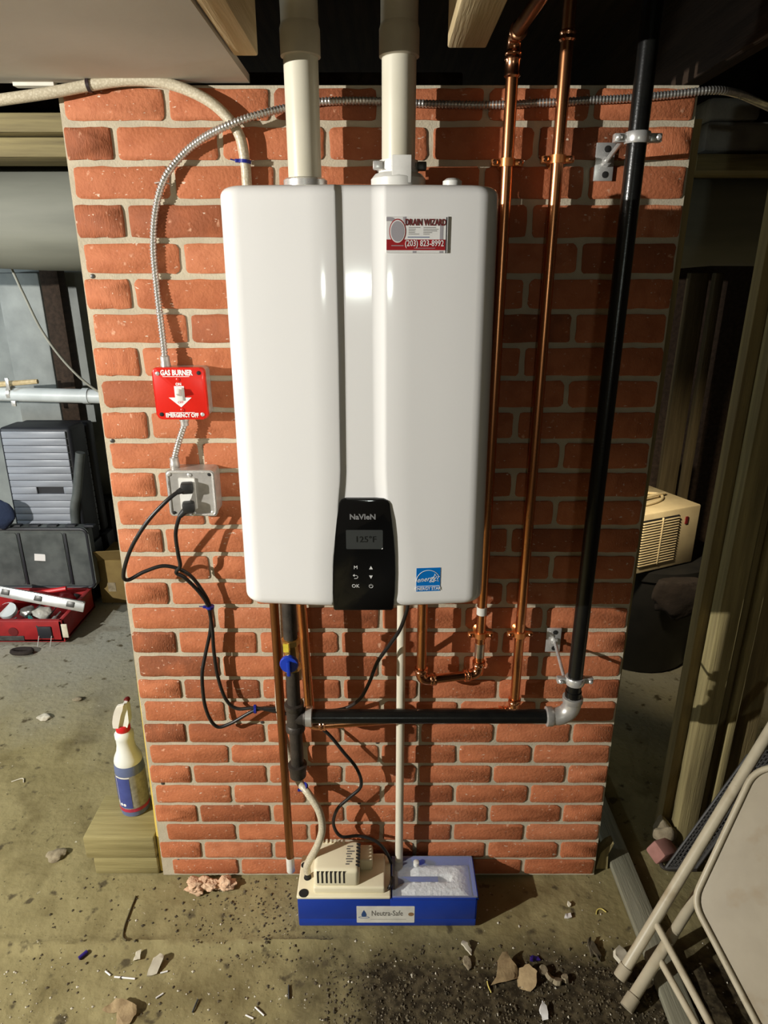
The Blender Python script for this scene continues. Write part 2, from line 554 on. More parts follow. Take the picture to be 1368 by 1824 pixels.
def floor_extra(nt, vec, col, p):
    sep = nt.nodes.new('ShaderNodeSeparateXYZ')
    nt.links.new(vec, sep.inputs[0])
    # loose dark soil lies in front of the wall, cool lamp light put into the slab colour further back
    n = nt.nodes.new('ShaderNodeTexNoise')
    n.inputs['Scale'].default_value = 3.2
    n.inputs['Detail'].default_value = 8
    n.inputs['Roughness'].default_value = 0.65
    nt.links.new(vec, n.inputs['Vector'])

    def math_(op, a, b):
        q = nt.nodes.new('ShaderNodeMath')
        q.operation = op
        for s, v in ((q.inputs[0], a), (q.inputs[1], b)):
            if hasattr(v, 'is_linked'):
                nt.links.new(v, s)
            else:
                s.default_value = v
        return q.outputs[0]

    def rng(v, a, b):
        mr = nt.nodes.new('ShaderNodeMapRange')
        mr.inputs['From Min'].default_value = a
        mr.inputs['From Max'].default_value = b
        nt.links.new(v, mr.inputs['Value'])
        return mr.outputs['Result']
    nn = math_('SUBTRACT', n.outputs['Fac'], 0.5)
    # soil: grows toward -Y and +X
    sx = rng(math_('ADD', sep.outputs['X'], math_('MULTIPLY', nn, 0.55)), -0.26, -0.06)
    sy = rng(math_('ADD', math_('MULTIPLY', sep.outputs['Y'], -1.0), math_('MULTIPLY', nn, 0.30)), 0.175, 0.275)
    soilm = math_('MULTIPLY', sx, sy)
    col = mixc(nt, noise_mask(nt, vec, 7.5, 0.50, 0.72, 8), col, (0.15, 0.120, 0.052))
    back = rng(math_('ADD', sep.outputs['Y'], math_('MULTIPLY', nn, 0.8)), 0.45, 1.3)
    c = mixc(nt, back, col, (0.30, 0.29, 0.235))
    soilc = mixc(nt, noise_mask(nt, vec, 55, 0.42, 0.62, 8), (0.028, 0.021, 0.011), (0.085, 0.067, 0.037))
    c = mixc(nt, soilm, c, soilc)
    c = mixc(nt, noise_mask(nt, vec, 22, 0.62, 0.70, 9), c, (0.085, 0.068, 0.036))
    c = mixc(nt, noise_mask(nt, vec, 90, 0.68, 0.74, 6), c, (0.05, 0.04, 0.022))
    return mixc(nt, noise_mask(nt, vec, 70, 0.70, 0.76, 6), c, (0.50, 0.46, 0.34))


M['floor'] = mat('dirty_concrete', (0.30, 0.255, 0.125), (0.21, 0.175, 0.080), 4.5, 0.9, bump=0.9, bscale=45, extra=floor_extra, spec=0.2, lo=0.3, hi=0.7)

# ------------------------------------------------------------------ the setting
# floor: a fine grid near the wall with a low lip across it and uneven dirt


def floor_z(x, y):
    z = 0.0
    z += 0.004 * noise.noise(Vector((x * 5, y * 5, 0))) + 0.0025 * noise.noise(Vector((x * 17, y * 17, 3)))
    lip = -0.205 + 0.012 * noise.noise(Vector((x * 3, 0, 9))) + 0.004 * noise.noise(Vector((x * 23, 0, 9)))
    if x < -0.05:
        k = min(1, (-0.05 - x) / 0.15)
        d = y - lip
        z += k * (0.011 * math.exp(-(d / 0.008) ** 2))
        if d < 0:
            z -= k * 0.006 * min(1, -d / 0.015)
    if y < -0.2:
        z += 0.004 * noise.noise(Vector((x * 40, y * 40, 1))) * min(1, (-0.2 - y) / 0.1)
    fade = max(0.0, min(1.0, (0.06 - y) / 0.05)) if y > 0 else 1.0
    return z * fade - 0.004


bm = B()
xs = [-4.3, -3.4, -2.6, -2.0, -1.6, -1.3] + [-1.1 + 0.0125 * i for i in range(177)] + [1.3, 1.6, 2.0, 2.6]
ysg = [-5.0, -3.5, -2.4, -1.6, -1.1] + [-0.9 + 0.0125 * i for i in range(80)] + [0.3, 0.6, 1.0, 1.6, 2.3, 3.0]
V = [[bm.verts.new((x, y, floor_z(x, y))) for x in xs] for y in ysg]
for j in range(len(ysg) - 1):
    for i in range(len(xs) - 1):
        bm.faces.new((V[j][i], V[j][i + 1], V[j + 1][i + 1], V[j + 1][i]))
fl = obj('floor', bm, M['floor'], None, 60)
fl.location = (0, 0, 0)
_lo = WL[fl]
fl.data.transform(Matrix.Translation(_lo))
tag(fl, 'dusty concrete floor with dark soil toward the front', kind='structure')

tag(obj('wall_rear', bx(-4.2, 2.6, 2.25, 2.4, 0, 2.4), M['concrete']), 'grey concrete basement wall at the rear', kind='structure')
tag(obj('wall_left', bx(-4.3, -4.2, -5, 2.4, 0, 2.4), M['concrete']), 'grey concrete basement wall at the left', kind='structure')
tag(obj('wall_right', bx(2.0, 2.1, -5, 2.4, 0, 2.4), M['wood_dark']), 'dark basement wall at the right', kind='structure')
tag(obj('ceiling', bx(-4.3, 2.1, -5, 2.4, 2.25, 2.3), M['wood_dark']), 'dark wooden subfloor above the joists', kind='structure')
dz = 1.957
dx1 = F(440, 141, dz).x
tag(obj('ceiling_drywall', bx(-4.2, dx1, -5, 0.005, dz, dz + 0.014), M['drywall']), 'pale drywall sheet under the joists at the upper left', kind='structure')
tag(obj('trim_1', bx(W(24, 147).x, W(97, 150).x, -0.004, 0.014, dz - 0.006, dz + 0.001), M['paperedge']), 'torn white paper edge of the drywall sheet', kind='structure')
# pilaster and a dark brown strip on the rear wall
p0, p1 = W(28, 600, -2.05), W(86, 600, -2.05)
tag(obj('trim_2', bx(p0.x - 0.05, p1.x, 2.05, 2.25, 0, 1.62, 0.01), M['concrete']), 'grey concrete pilaster on the rear wall', kind='structure')
a, b = W(88, 600, -1.98), W(120, 600, -1.98)
tag(obj('trim_3', bx(a.x, b.x, 1.98, 2.06, 0, 1.66, 0.004), M['wood_dark']), 'dark brown upright strip against the rear wall', kind='structure')

# joists: two pale ones end short of the wall, the others lie in the dark
for (pa, pb, yend) in ((417, 460, 100), (797, 866, 86)):
    q0, q1 = F(pa, yend, 1.962), F(pb, yend, 1.962)
    tag(obj('joist', bx(q0.x, q1.x, -4.8, q0.y, 1.962, 2.25, 0.003), M['wood_joist']),
        'pale sawn joist above the %s' % ('left vent pipe, next to the drywall edge' if pa < 500 else 'gap between right vent pipe and copper pipes'), kind='structure')
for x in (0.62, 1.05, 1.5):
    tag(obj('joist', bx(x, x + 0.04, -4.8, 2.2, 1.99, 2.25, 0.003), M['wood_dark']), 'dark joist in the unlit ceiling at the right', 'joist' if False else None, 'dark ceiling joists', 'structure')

# wooden beam behind the panel, duct beneath it
tag(obj('beam_lower', bx(-2.6, 0.2, 0.50, 0.66, 1.905, 1.952, 0.006), M['wood_beam']), 'rough weathered wooden beam under the joists at the left', kind='structure')
tag(obj('beam_upper', bx(-2.6, 0.2, 0.46, 0.62, 1.955, 2.0, 0.006), M['wood_beam']), 'rough wooden beam resting on the lower beam', kind='structure')
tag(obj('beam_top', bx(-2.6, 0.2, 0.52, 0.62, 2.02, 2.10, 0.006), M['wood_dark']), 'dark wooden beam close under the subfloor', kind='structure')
bm = B()
prof = []
cy, cz, ry, rz = 1.02, 1.80, 0.24, 0.165
for k in range(28):
    a = 2 * PI * k / 28
    prof.append((cy + ry * math.copysign(abs(math.cos(a)) ** 0.75, math.cos(a)), cz + rz * math.copysign(abs(math.sin(a)) ** 0.75, math.sin(a))))
rings = []
for i in range(25):
    x = -2.7 + 4.6 * i / 24
    sag = 0.010 * math.sin(i * 1.3)
    k = 1 + 0.012 * math.sin(i * 2.1)
    rings.append([bm.verts.new((x, cy + (y - cy) * k, cz + (z - cz) * k + sag)) for y, z in prof])
for i in range(24):
    for k in range(28):
        bm.faces.new((rings[i][k], rings[i][(k + 1) % 28], rings[i + 1][(k + 1) % 28], rings[i + 1][k]))
bm.faces.new(rings[0])
bm.faces.new(rings[-1][::-1])
duct = obj('duct', bm, M['duct'], None, 80)
tag(duct, 'large grey wrapped duct running behind the brick wall under the beams', 'duct')

# brick panel -------------------------------------------------------------
ROWS = [152, 221, 291, 360, 428.7, 492.5, 555, 615, 673.7, 730, 785, 838, 888, 938, 986.5, 1034, 1078.5, 1122, 1165, 1207, 1246, 1286, 1324, 1360.5, 1395.6, 1431, 1465, 1497, 1528.7, 1558]
RZ = [W(684, y).z for y in ROWS]
RZ[-1] = 0.004
Lt, Lb = W(101, 152), W(291, 1556)
Rt, Rb = W(1243, 170), W(1057, 1563)


def lx(z):
    return Lb.x + (Lt.x - Lb.x) * (z - Lb.z) / (Lt.z - Lb.z)


def rx(z):
    return Rb.x + (Rt.x - Rb.x) * (z - Rb.z) / (Rt.z - Rb.z)


zt = RZ[0]
bm = prism(B(), [Vector((lx(0), 0, 0.0)), Vector((rx(0), 0, 0.0)), Vector((rx(zt), 0, zt)), Vector((lx(zt), 0, zt))], (0, 0.012, 0))
wall = obj('wall_center', bm, M['grout'], None, None)
tag(wall, 'red brick-pattern wall panel with beige mortar behind the heater', kind='structure')


def brick_mesh(seed):
    rnd = random.Random(seed)
    L, H, r = 0.19, 0.056, 0.005 + 0.005 * rnd.random()
    base = []
    hx, hz = L / 2, H / 2
    for s in range(8):
        base.append((-hx + r + (L - 2 * r) * s / 7, -hz))
    base.append((hx - r * 0.3, -hz + r * 0.3))
    base += [(hx, -hz + r), (hx, 0), (hx, hz - r)]
    base.append((hx - r * 0.3, hz - r * 0.3))
    for s in range(8):
        base.append((hx - r - (L - 2 * r) * s / 7, hz))
    base.append((-hx + r * 0.3, hz - r * 0.3))
    base += [(-hx, hz - r), (-hx, 0), (-hx, -hz + r)]
    base.append((-hx + r * 0.3, -hz + r * 0.3))
    base = [(x + rnd.uniform(-1, 1) * 0.0013, z + rnd.uniform(-1, 1) * 0.0011) for x, z in base]
    b = B()
    n = len(base)
    r0 = [b.verts.new((x, 0.001, z)) for x, z in base]
    r1 = [b.verts.new((x, -0.0028, z)) for x, z in base]
    r2 = [b.verts.new((x * (1 - 0.003 / hx), -0.0045 - rnd.random() * 0.0004, z * (1 - 0.003 / hz))) for x, z in base]
    for A, C in ((r0, r1), (r1, r2)):
        for i in range(n):
            b.faces.new((A[i], A[(i + 1) % n], C[(i + 1) % n], C[i]))
    b.faces.new(r2)
    bmesh.ops.recalc_face_normals(b, faces=b.faces[:])
    me = bpy.data.meshes.new('brick')
    b.to_mesh(me)
    b.free()
    me.materials.append(M['brick'])
    for p in me.polygons:
        p.use_smooth = True
    me.set_sharp_from_angle(angle=R(50))
    return me


BM = [brick_mesh(s) for s in range(8)]
PITCH, JT = 0.2003, 0.0115
for i in range(29):
    z1, z0 = RZ[i], RZ[i + 1]
    zc = (z0 + z1) / 2
    h = (z1 - z0) - (JT if i < 28 else 0.007)
    L, Rr = lx(zc) + 0.002, rx(zc) - 0.002
    off = -0.4085 if i % 2 == 0 else -0.5115
    js = [off + PITCH * k + random.uniform(-1, 1) * 0.003 for k in range(-2, 7)]
    js = [L - (JT * 0.5 if i % 2 == 0 else -0.001)] + [j for j in js if L + 0.02 < j < Rr - 0.02] + [Rr + (0.003 if i % 2 else 0.0)]
    for k in range(len(js) - 1):
        a = js[k] + (JT / 2 if k or i % 2 == 0 else 0.0)
        b_ = js[k + 1] - (JT / 2 if k < len(js) - 2 else JT * 0.2)
        if i % 2 == 0 and k == 0:
            a = L + 0.009
        w = b_ - a
        if w < 0.02:
            continue
        o = bpy.data.objects.new('brick', BM[random.randrange(8)])
        COL.objects.link(o)
        o.parent = wall
        o.location = Vector(((a + b_) / 2, 0, zc)) - WL[wall]
        o.scale = (w / 0.19 * random.choice((1, 1, -1)), 1, h / 0.056 * random.choice((1, -1)))
for px, py in ((165, 492), (200, 785), (290, 1395), (640, 1430), (467, 1286), (672, 1322), (1196, 185), (318, 1532)):
    c = W(px, py)
    b = lathe(B(), [(0.0045, 0.0), (0.0045, 0.0012), (0.003, 0.002)], (c.x, -0.0005, c.z), (0, -1, 0), 10)
    obj('nail_head', b, M['tool_dark'], wall)
# studs behind the panel edges
b = prism(B(), [Vector((lx(0) - 0.012, 0.013, 0.0)), Vector((lx(0) + 0.03, 0.013, 0.0)), Vector((lx(1.25) + 0.03, 0.013, 1.25)), Vector((lx(1.25) - 0.001, 0.013, 1.25))], (0, 0.08, 0))
obj('stud', b, M['wood_yellow'], wall)['label'] = 'yellow edge of the board behind the left side of the wall'
b = prism(B(), [Vector((rx(0) - 0.04, 0.013, 0.0)), Vector((rx(0) + 0.001, 0.013, 0.0)), Vector((rx(1.9) + 0.020, 0.013, 1.9)), Vector((rx(1.9) - 0.04, 0.013, 1.9))], (0, 0.08, 0))
obj('stud', b, M['wood_stud'], wall)
b = bx(-0.5, 0.45, 0.013, 0.09, 1.86, 1.90)
obj('blocking', b, M['wood_stud'], wall)

# ------------------------------------------------------------------ water heater
HX, OUT = -0.0375, 0.355
zT, zB = W(640, 326, OUT).z, W(640, 1086, OUT).z
ht = thing('water_heater', (HX, -0.02, zB), 'white wall-mounted tankless water heater with black control panel', 'water heater')


def chan(z):
    """outer left, inner left, inner right, outer right x of the recessed channel at height z"""
    t = (zT - z) / (zT - zB)

    def lerp(tab):
        for (t0, v0), (t1, v1) in zip(tab, tab[1:]):
            if t <= t1:
                k = (t - t0) / (t1 - t0)
                k = k * k * (3 - 2 * k) if t0 > 0.6 else k
                return v0 + (v1 - v0) * k
        return tab[-1][1]
    ol = lerp([(0, -0.0712), (0.36, -0.0715), (0.62, -0.0730), (0.74, -0.0790), (0.88, -0.0900), (1.01, -0.0925)])
    il = ol + 0.0085
    orr = lerp([(0, 0.0002), (0.36, 0.0012), (0.62, 0.0015), (0.74, 0.0055), (0.88, 0.0200), (1.01, 0.0180)])
    ir = orr - 0.0145
    return ol, il, ir, orr


RC = 0.034
bm = B()
rows = []
zr = []
rtop, rbot = 0.016, 0.020
for k in range(7):
    a = PI / 2 * k / 6
    zr.append((zT - rtop * (1 - math.sin(a)), rtop * (1 - math.cos(a)) if False else rtop * (1 - math.sin(a)), k))
levels = []
for k in range(7):                    # rounded top edge
    a = PI / 2 * k / 6
    levels.append((zT - rtop * (1 - math.cos(a)), rtop * (1 - math.sin(a))))
nmid = 30
for k in range(1, nmid):
    levels.append((zT - rtop - (zT - zB - rtop - rbot) * k / nmid, 0.0))
for k in range(7):
    a = PI / 2 * (6 - k) / 6
    levels.append((zB + rbot * (1 - math.cos(a)), rbot * (1 - math.sin(a))))
for z, ins in levels:
    t = (zT - z) / (zT - zB)
    hw = 0.2125 + 0.008 * t - ins
    o_ = OUT - ins
    ol, il, ir, orr = chan(z)
    dep = 0.0062
    sec = [(HX - hw, 0.03), (HX - hw, 0.16)]
    for k in range(8):
        a = PI / 2 * k / 7
        sec.append((HX - hw + RC * (1 - math.cos(a)), o_ - 0.010 - RC * (1 - math.sin(a))))
    # slight crown of the two front leaves
    for k in (0.35, 0.7):
        x = HX - hw + RC + (ol - (HX - hw + RC)) * k
        sec.append((x, o_ - 0.010 * (1 - k)))
    sec += [(ol - 0.0035, o_), (ol - 0.001, o_ - 0.0008), (ol + 0.0006, o_ - 0.003), (il - 0.002, o_ - dep + 0.001), (il + 0.001, o_ - dep), (il + 0.004, o_ - dep), (il + 0.007, o_ - dep),
            ((il + ir) / 2, o_ - dep),
            (ir - 0.009, o_ - dep), (ir - 0.006, o_ - dep), (ir - 0.002, o_ - dep), (ir + 0.002, o_ - dep + 0.0015), (orr - 0.004, o_ - 0.003), (orr - 0.001, o_ - 0.0008), (orr + 0.004, o_)]
    for k in (0.3, 0.65):
        x = orr + (HX + hw - RC - orr) * k
        sec.append((x, o_ - 0.010 * k))
    for k in range(8):
        a = PI / 2 * (7 - k) / 7
        sec.append((HX + hw - RC * (1 - math.cos(a)), o_ - 0.010 - RC * (1 - math.sin(a))))
    sec += [(HX + hw, 0.16), (HX + hw, 0.03)]
    rows.append([bm.verts.new((x, -o, z)) for x, o in sec])
n = len(rows[0])
for i in range(len(rows) - 1):
    for k in range(n - 1):
        bm.faces.new((rows[i][k], rows[i][k + 1], rows[i + 1][k + 1], rows[i + 1][k]))
    bm.faces.new((rows[i][n - 1], rows[i][0], rows[i + 1][0], rows[i + 1][n - 1]))
bm.faces.new(rows[0])
bm.faces.new(rows[-1][::-1])
obj('front_cover', bm, M['white'], ht, 35)
obj('mounting_bracket', bx(HX - 0.17, HX + 0.17, -0.032, -0.0045, 1.60, 1.66, 0.002), M['galv'], ht)

# control panel
po = OUT + 0.0006
cp = B()


def cpt(px, py):
    p = W(px, py, po)
    return Vector((p.x, -(OUT - 0.010), p.z))


outl = [cpt(*q) for q in ((608, 891), (616, 888.5), (683, 888.5), (690, 891), (694, 897), (697.5, 925), (701, 955), (703.5, 990), (704, 1020), (703, 1055), (701, 1084), (697, 1086.5), (597, 1086.5), (594, 1084), (592.8, 1055), (593, 1020), (594.5, 990), (597, 955), (600, 925), (603.5, 897))]
prism(cp, outl, (0, -(0.010 + 0.0028), 0))
bmesh.ops.bevel(cp, geom=[e for e in cp.edges if all(v.co.y < -OUT for v in e.verts)], offset=0.0022, segments=2, affect='EDGES', profile=0.5)
cpo = obj('control_panel', cp, M['black_gloss'], ht)
fy = -(OUT + 0.0030)
d0, d1 = W(616, 944, -fy), W(682, 978, -fy)
obj('display', plate(d0.x, d1.x, d1.z, d0.z, 0.002, fy + 0.0005, fy - 0.0003), M['lcd'], cpo)
c = W(651, 961, -fy)
text_obj('display_digits', '125°F', 0.016, (c.x, fy - 0.0005, c.z), M['lcd_dark'], cpo)
c = W(646, 921, -fy)
text_obj('logo_lettering', 'NaVIeN', 0.0135, (c.x, fy - 0.0002, c.z), M['logo_grey'], cpo, 1.02, bold=0.0004)


def pxp(px, py, y):
    p = W(px, py, -y)
    return Vector((p.x, y, p.z))


iy = fy - 0.0002
c = pxp(633.5, 1011, iy)
text_obj('button_icon', 'M', 0.0095, c, M['icon'], cpo)
c = pxp(633.5, 1044, iy)
text_obj('button_icon', 'OK', 0.0095, c, M['icon'], cpo)
obj('button_icon', prism(B(), [pxp(657.5, 1014, iy), pxp(664, 1014, iy), pxp(660.8, 1008, iy)], (0, -0.0003, 0)), M['icon'], cpo)
obj('button_icon', prism(B(), [pxp(657.5, 1025, iy), pxp(664, 1025, iy), pxp(660.8, 1031, iy)], (0, -0.0003, 0)), M['icon'], cpo)
bm = tube(B(), [pxp(630, 1025, iy), pxp(635, 1025, iy), pxp(637.5, 1026.5, iy), pxp(637.5, 1029, iy), pxp(635, 1030.5, iy), pxp(631, 1030.5, iy)], 0.0005, 6)
prism(bm, [pxp(628.5, 1025, iy), pxp(631.5, 1022.5, iy), pxp(631.5, 1027.5, iy)], (0, -0.0003, 0))
obj('button_icon', bm, M['icon'], cpo)
c = pxp(661, 1044, iy)
bm = tube(B(), [c + Vector((0.0034 * math.sin(a), 0, 0.0034 * math.cos(a))) for a in [R(35 + 290 * k / 16) for k in range(17)]], 0.0005, 6)
tube(bm, [c + Vector((0, 0, 0.0005)), c + Vector((0, 0, 0.0042))], 0.0005, 6)
obj('button_icon', bm, M['icon'], cpo)
c = pxp(679.5, 976, iy)
bm = tube(B(), [c + Vector((0.0022 * math.cos(a), 0, 0.0022 * math.sin(a))) for a in [R(-80 + 80 * k / 6) for k in range(7)]], [0.0003, .0006, .0008, .0009, .0008, .0006, 0.0003], 6)
obj('film_corner', bm, M['icon'], cpo)

# energy sticker
sy = -(OUT + 0.0004)
a, b_ = pxp(742, 1013.5, sy), pxp(784, 1055, sy)
es = obj('efficiency_sticker', plate(a.x, b_.x, b_.z, a.z, 0.0005, sy + 0.003, sy), M['starblue'], ht)
es['label'] = 'square blue and white sticker'
sw, sh = b_.x - a.x, a.z - b_.z
ty = sy - 0.0001


def sp(u, v):
    return Vector((a.x + sw * u, ty, b_.z + sh * v))


obj('print_band', bx(a.x + sw * .02, b_.x - sw * .02, ty, ty - 0.0003, sp(0, .215).z, sp(0, .24).z), M['printwhite'], es, None)
text_obj('lettering', 'ENERGY STAR', 0.0088, sp(.5, .11), M['printwhite'], es, 0.84, bold=0.0001)
text_obj('lettering', 'energy', 0.0135, sp(.40, .52), M['printwhite'], es, 0.95, shear=0.45, rot=R(-6))
bm = tube(B(), [sp(.5 + .5 * math.cos(t), .42 + .48 * math.sin(t)) for t in [R(178 - 150 * k / 24) for k in range(25)]], 0.0006, 6)
obj('arc', bm, M['printwhite'], es)
st = [sp(.80 + (.19 if k % 2 == 0 else .085) * math.sin(R(36 * k - 8)), .55 + (.19 if k % 2 == 0 else .085) * math.cos(R(36 * k - 8))) for k in range(10)]
obj('star', tube(B(), st + [st[0], st[1]], 0.0005, 6), M['printwhite'], es)



def leaf_tilt(objs, xc, xo, xe):
    """seat flat stickers on the sloping right leaf of the front cover"""
    sl_ = 0.010 / (xe - xo)
    dy = 0.010 * (xc - xo) / (xe - xo) - 0.0003
    for o_ in objs:
        off = WL[o_]
        Mx = Matrix.Translation(Vector((xc, -OUT, 0)) + Vector((0, dy, 0))) @ Matrix.Rotation(math.atan(sl_), 4, 'Z') @ Matrix.Translation(-Vector((xc, -OUT, 0)))
        o_.data.transform(Matrix.Translation(-off) @ Mx @ Matrix.Translation(off))


leaf_tilt([es] + list(es.children), (a.x + b_.x) / 2, 0.0195, 0.1485)

# vent collars on top
zc = zT
VO = 0.084
v1 = W(541, 250, VO)
v2 = W(710, 250, VO)
VR = 0.0302
bm = lathe(B(), [(0.040, -0.02), (0.040, 0.034), (0.036, 0.037), (0.0, 0.037)], (v1.x + 0.0005, -VO, zT))
obj('vent_collar', bm, M['zinc'], ht)
bm = lathe(B(), [(0.050, -0.02), (0.050, 0.036), (0.043, 0.044), (0.036, 0.046), (0.036, 0.066), (0.0, 0.066)], (v2.x, -VO, zT))
vc = obj('vent_collar', bm, M['wplastic'], ht)
bm = bx(v2.x - 0.012, v2.x + 0.022, -VO - 0.047, -VO - 0.028, zT + 0.026, zT + 0.070, 0.001)
obj('collar_latch', bm, M['wplastic'], vc)
bm = lathe(B(), [(0.039, 0.0), (0.039, 0.012), (0.0, 0.012)], (v2.x, -VO, zT + 0.050))
obj('hose_clamp', bm, M['zinc'], vc)
bm = bx(v2.x - 0.046, v2.x - 0.028, -VO - 0.032, -VO - 0.016, zT + 0.049, zT + 0.063, 0.002)
obj('clamp_screw', bm, M['zinc'], vc)
obj('clamp_screw', bx(v2.x + 0.034, v2.x + 0.050, -VO - 0.022, -VO - 0.004, zT + 0.049, zT + 0.063, 0.002), M['tool_dark'], vc)
c = W(802, 321, 0.16)
obj('intake_cap', lathe(B(), [(0.016, -0.02), (0.016, 0.020), (0.010, 0.024), (0, 0.024)], (c.x, -0.2, zT)), M['wplastic'], ht)

# business card magnet
cy_ = -(OUT + 0.0008)
k0, k1 = pxp(688, 385, cy_), pxp(797, 450.5, cy_)
cw, chh = k1.x - k0.x, k0.z - k1.z
card = thing('business_card', ((k0.x + k1.x) / 2, cy_, k1.z), 'small white and red plumber business card stuck on the white heater front', 'card')
ROT = R(1.2)


def kp(u, v, y=0.0):
    return Vector((k0.x + cw * u, cy_ - 0.0012 - y, k1.z + chh * v))


def kquad(name, u0, u1, v0, v1, m, y=0.0, th=0.0002):
    return obj(name, bx(kp(u0, 0).x, kp(u1, 0).x, cy_ - 0.0012 - y, cy_ - 0.0012 - y - th, kp(0, v0).z, kp(0, v1).z), m, card, None)


obj('card_sheet', plate(k0.x, k1.x, k1.z, k0.z, 0.0006, cy_ + 0.003, cy_ - 0.0012), M['cardwhite'], card, None)
kquad('dark_edge', 0.968, 0.985, 0.0, 0.98, M['cardedge'])
kquad('red_band', 0.0, 0.965, 0.075, 0.37, M['cardred'])
kquad('pipe_print', 0.87, 0.925, 0.37, 0.80, M['cardgrey'])
kquad('pipe_print', 0.43, 0.49, 0.0, 0.055, M['cardgrey'])
kquad('pipe_print', 0.87, 0.93, 0.0, 0.055, M['cardgrey'])
bm = tube(B(), spline([kp(0.0, .92), kp(.07, .92), kp(.11, .90), kp(.125, .84)], 5), 0.0028, 8)
bmesh.ops.scale(bm, vec=(1, 0.05, 1), verts=bm.verts[:], space=Matrix.Translation(-kp(0, 0)))
obj('pipe_print', bm, M['cardgrey'], card)
bm = tube(B(), spline([kp(.295, .985), kp(.30, .90), kp(.325, .84), kp(.38, .82)], 5), 0.0028, 8)
bmesh.ops.scale(bm, vec=(1, 0.05, 1), verts=bm.verts[:], space=Matrix.Translation(-kp(0, 0)))
obj('pipe_print', bm, M['cardgrey'], card)
ell = lambda cu, cv, ru, rv, y: [kp(cu + ru * math.cos(2 * PI * k / 32), cv + rv * math.sin(2 * PI * k / 32), y) for k in range(32)]
obj('emblem_oval', prism(B(), ell(.18, .59, .135, .34, 0.0002), (0, -0.0002, 0)), M['cardred'], card, None)
obj('emblem_oval', prism(B(), ell(.18, .59, .122, .31, 0.0004), (0, -0.0002, 0)), M['cardwhite'], card, None)
obj('emblem_oval', prism(B(), ell(.18, .59, .108, .28, 0.0006), (0, -0.0002, 0)), M['cardgrey'], card, None)
text_obj('card_title', 'DRAIN WIZARD', 0.0125, kp(.635, .83, 0.0004), M['carddark'], card, 0.68, bold=0.0003)
text_obj('card_number', '(203) 823-8992', 0.0122, kp(.62, .26, 0.0004), M['printwhite'], card, 0.78, bold=0.0001)
for i in range(5):
    kquad('print_line', .36, .36 + (.19, .11, .10, .10, .17)[i], .69 - .045 * i, .705 - .045 * i, M['print_grey'], 0.0001)
    kquad('print_line', .60, .60 + (.20, .24, .22, .14, .10)[i], .69 - .045 * i, .705 - .045 * i, M['print_grey'], 0.0001)
kquad('print_line', .345, .70, .425, .445, M['print_bluegrey'], 0.0001)
kquad('print_line', .45, .80, .125, .138, M['cardgrey'], 0.0004)
kquad('print_line', .08, .28, .19, .21, M['cardgrey'], 0.0004)

leaf_tilt(list(card.children), (k0.x + k1.x) / 2, 0.0005, 0.1420)

# ------------------------------------------------------------------ vent pipes
for i, v in enumerate((v1, v2)):
    lab = ('cream plastic vent pipe rising from the heater top, the left one', 'cream plastic vent pipe clamped to the heater top, the right one')[i]
    t = thing('vent_pipe', (v.x, -VO, zT + 0.038 + 0.029 * i), lab, 'pipe')
    zc0 = W(v.x * 0 + 684, 104, VO).z
    zc1 = W(684, 62, VO).z
    ztop = zc1 + 0.03
    obj('pipe_run', tube(B(), [(v.x, -VO, zT + 0.038 + 0.029 * i), (v.x, -VO, zc0 + 0.02)], VR, 32), M['pvc'], t)
    s = lathe(B(), [(VR, 0), (VR + 0.0045, 0.002), (VR + 0.0045, 0.042), (VR + 0.002, 0.050)], (v.x, -VO, zc0), seg=32)
    el = obj('elbow', s, M['pvc_dust'], t)
    pts = [Vector((v.x, -VO, zc0 + 0.045))]
    rr = 0.065
    for k in range(13):
        a = PI / 2 * k / 12
        pts.append(Vector((v.x, -VO - rr * (1 - math.cos(a)), zc0 + 0.062 + rr * math.sin(a))))
    obj('bend', tube(B(), pts, VR + 0.002, 32), M['pvc_dust'], el)
    e = pts[-1]
    obj('socket', lathe(B(), [(VR + 0.002, -0.004), (VR + 0.0055, 0.0), (VR + 0.0055, 0.04)], e, (0, -1, 0), 32), M['pvc_dust'], el)
    obj('upper_run', tube(B(), [e + Vector((0, -0.02, 0)), e + Vector((0, -1.6, 0))], VR, 32), M['pvc_dust'], t)

# ------------------------------------------------------------------ copper pipes
CR = 0.0115


def fitting(name, p, d, parent, L=0.028, r=CR + 0.0022, m='copper_bright'):
    d = Vector(d).normalized()
    bm = lathe(B(), [(CR, -L / 2 - 0.003), (r + 0.0012, -L / 2), (r + 0.0012, -L / 2 + 0.003), (r, -L / 2 + 0.005), (r, L / 2 - 0.005), (r + 0.0012, L / 2 - 0.003), (r + 0.0012, L / 2), (CR, L / 2 + 0.003)], p, d, 18)
    return obj(name, bm, M[m], parent)


def elbow(p, a, b, parent, r=0.022, name='elbow'):
    """bend at p from direction a (toward one leg) to b (toward the other leg)"""
    a, b = Vector(a).normalized(), Vector(b).normalized()
    pts = []
    for k in range(11):
        t = k / 10
        pts.append(p + a * r * (1 - t) ** 2 + b * r * t ** 2)
    bm = tube(B(), [p + a * (r + 0.012)] + pts + [p + b * (r + 0.012)], CR + 0.002, 16)
    for d in (a, b):
        lathe(bm, [(CR + 0.002, r - 0.001), (CR + 0.0042, r + 0.002), (CR + 0.0042, r + 0.006), (CR + 0.0026, r + 0.008), (CR + 0.0042, r + 0.011), (CR + 0.0042, r + 0.014), (CR, r + 0.0155)], p, d, 16)
    return obj(name, bm, M['copper_bright'], parent)


OA = 0.036
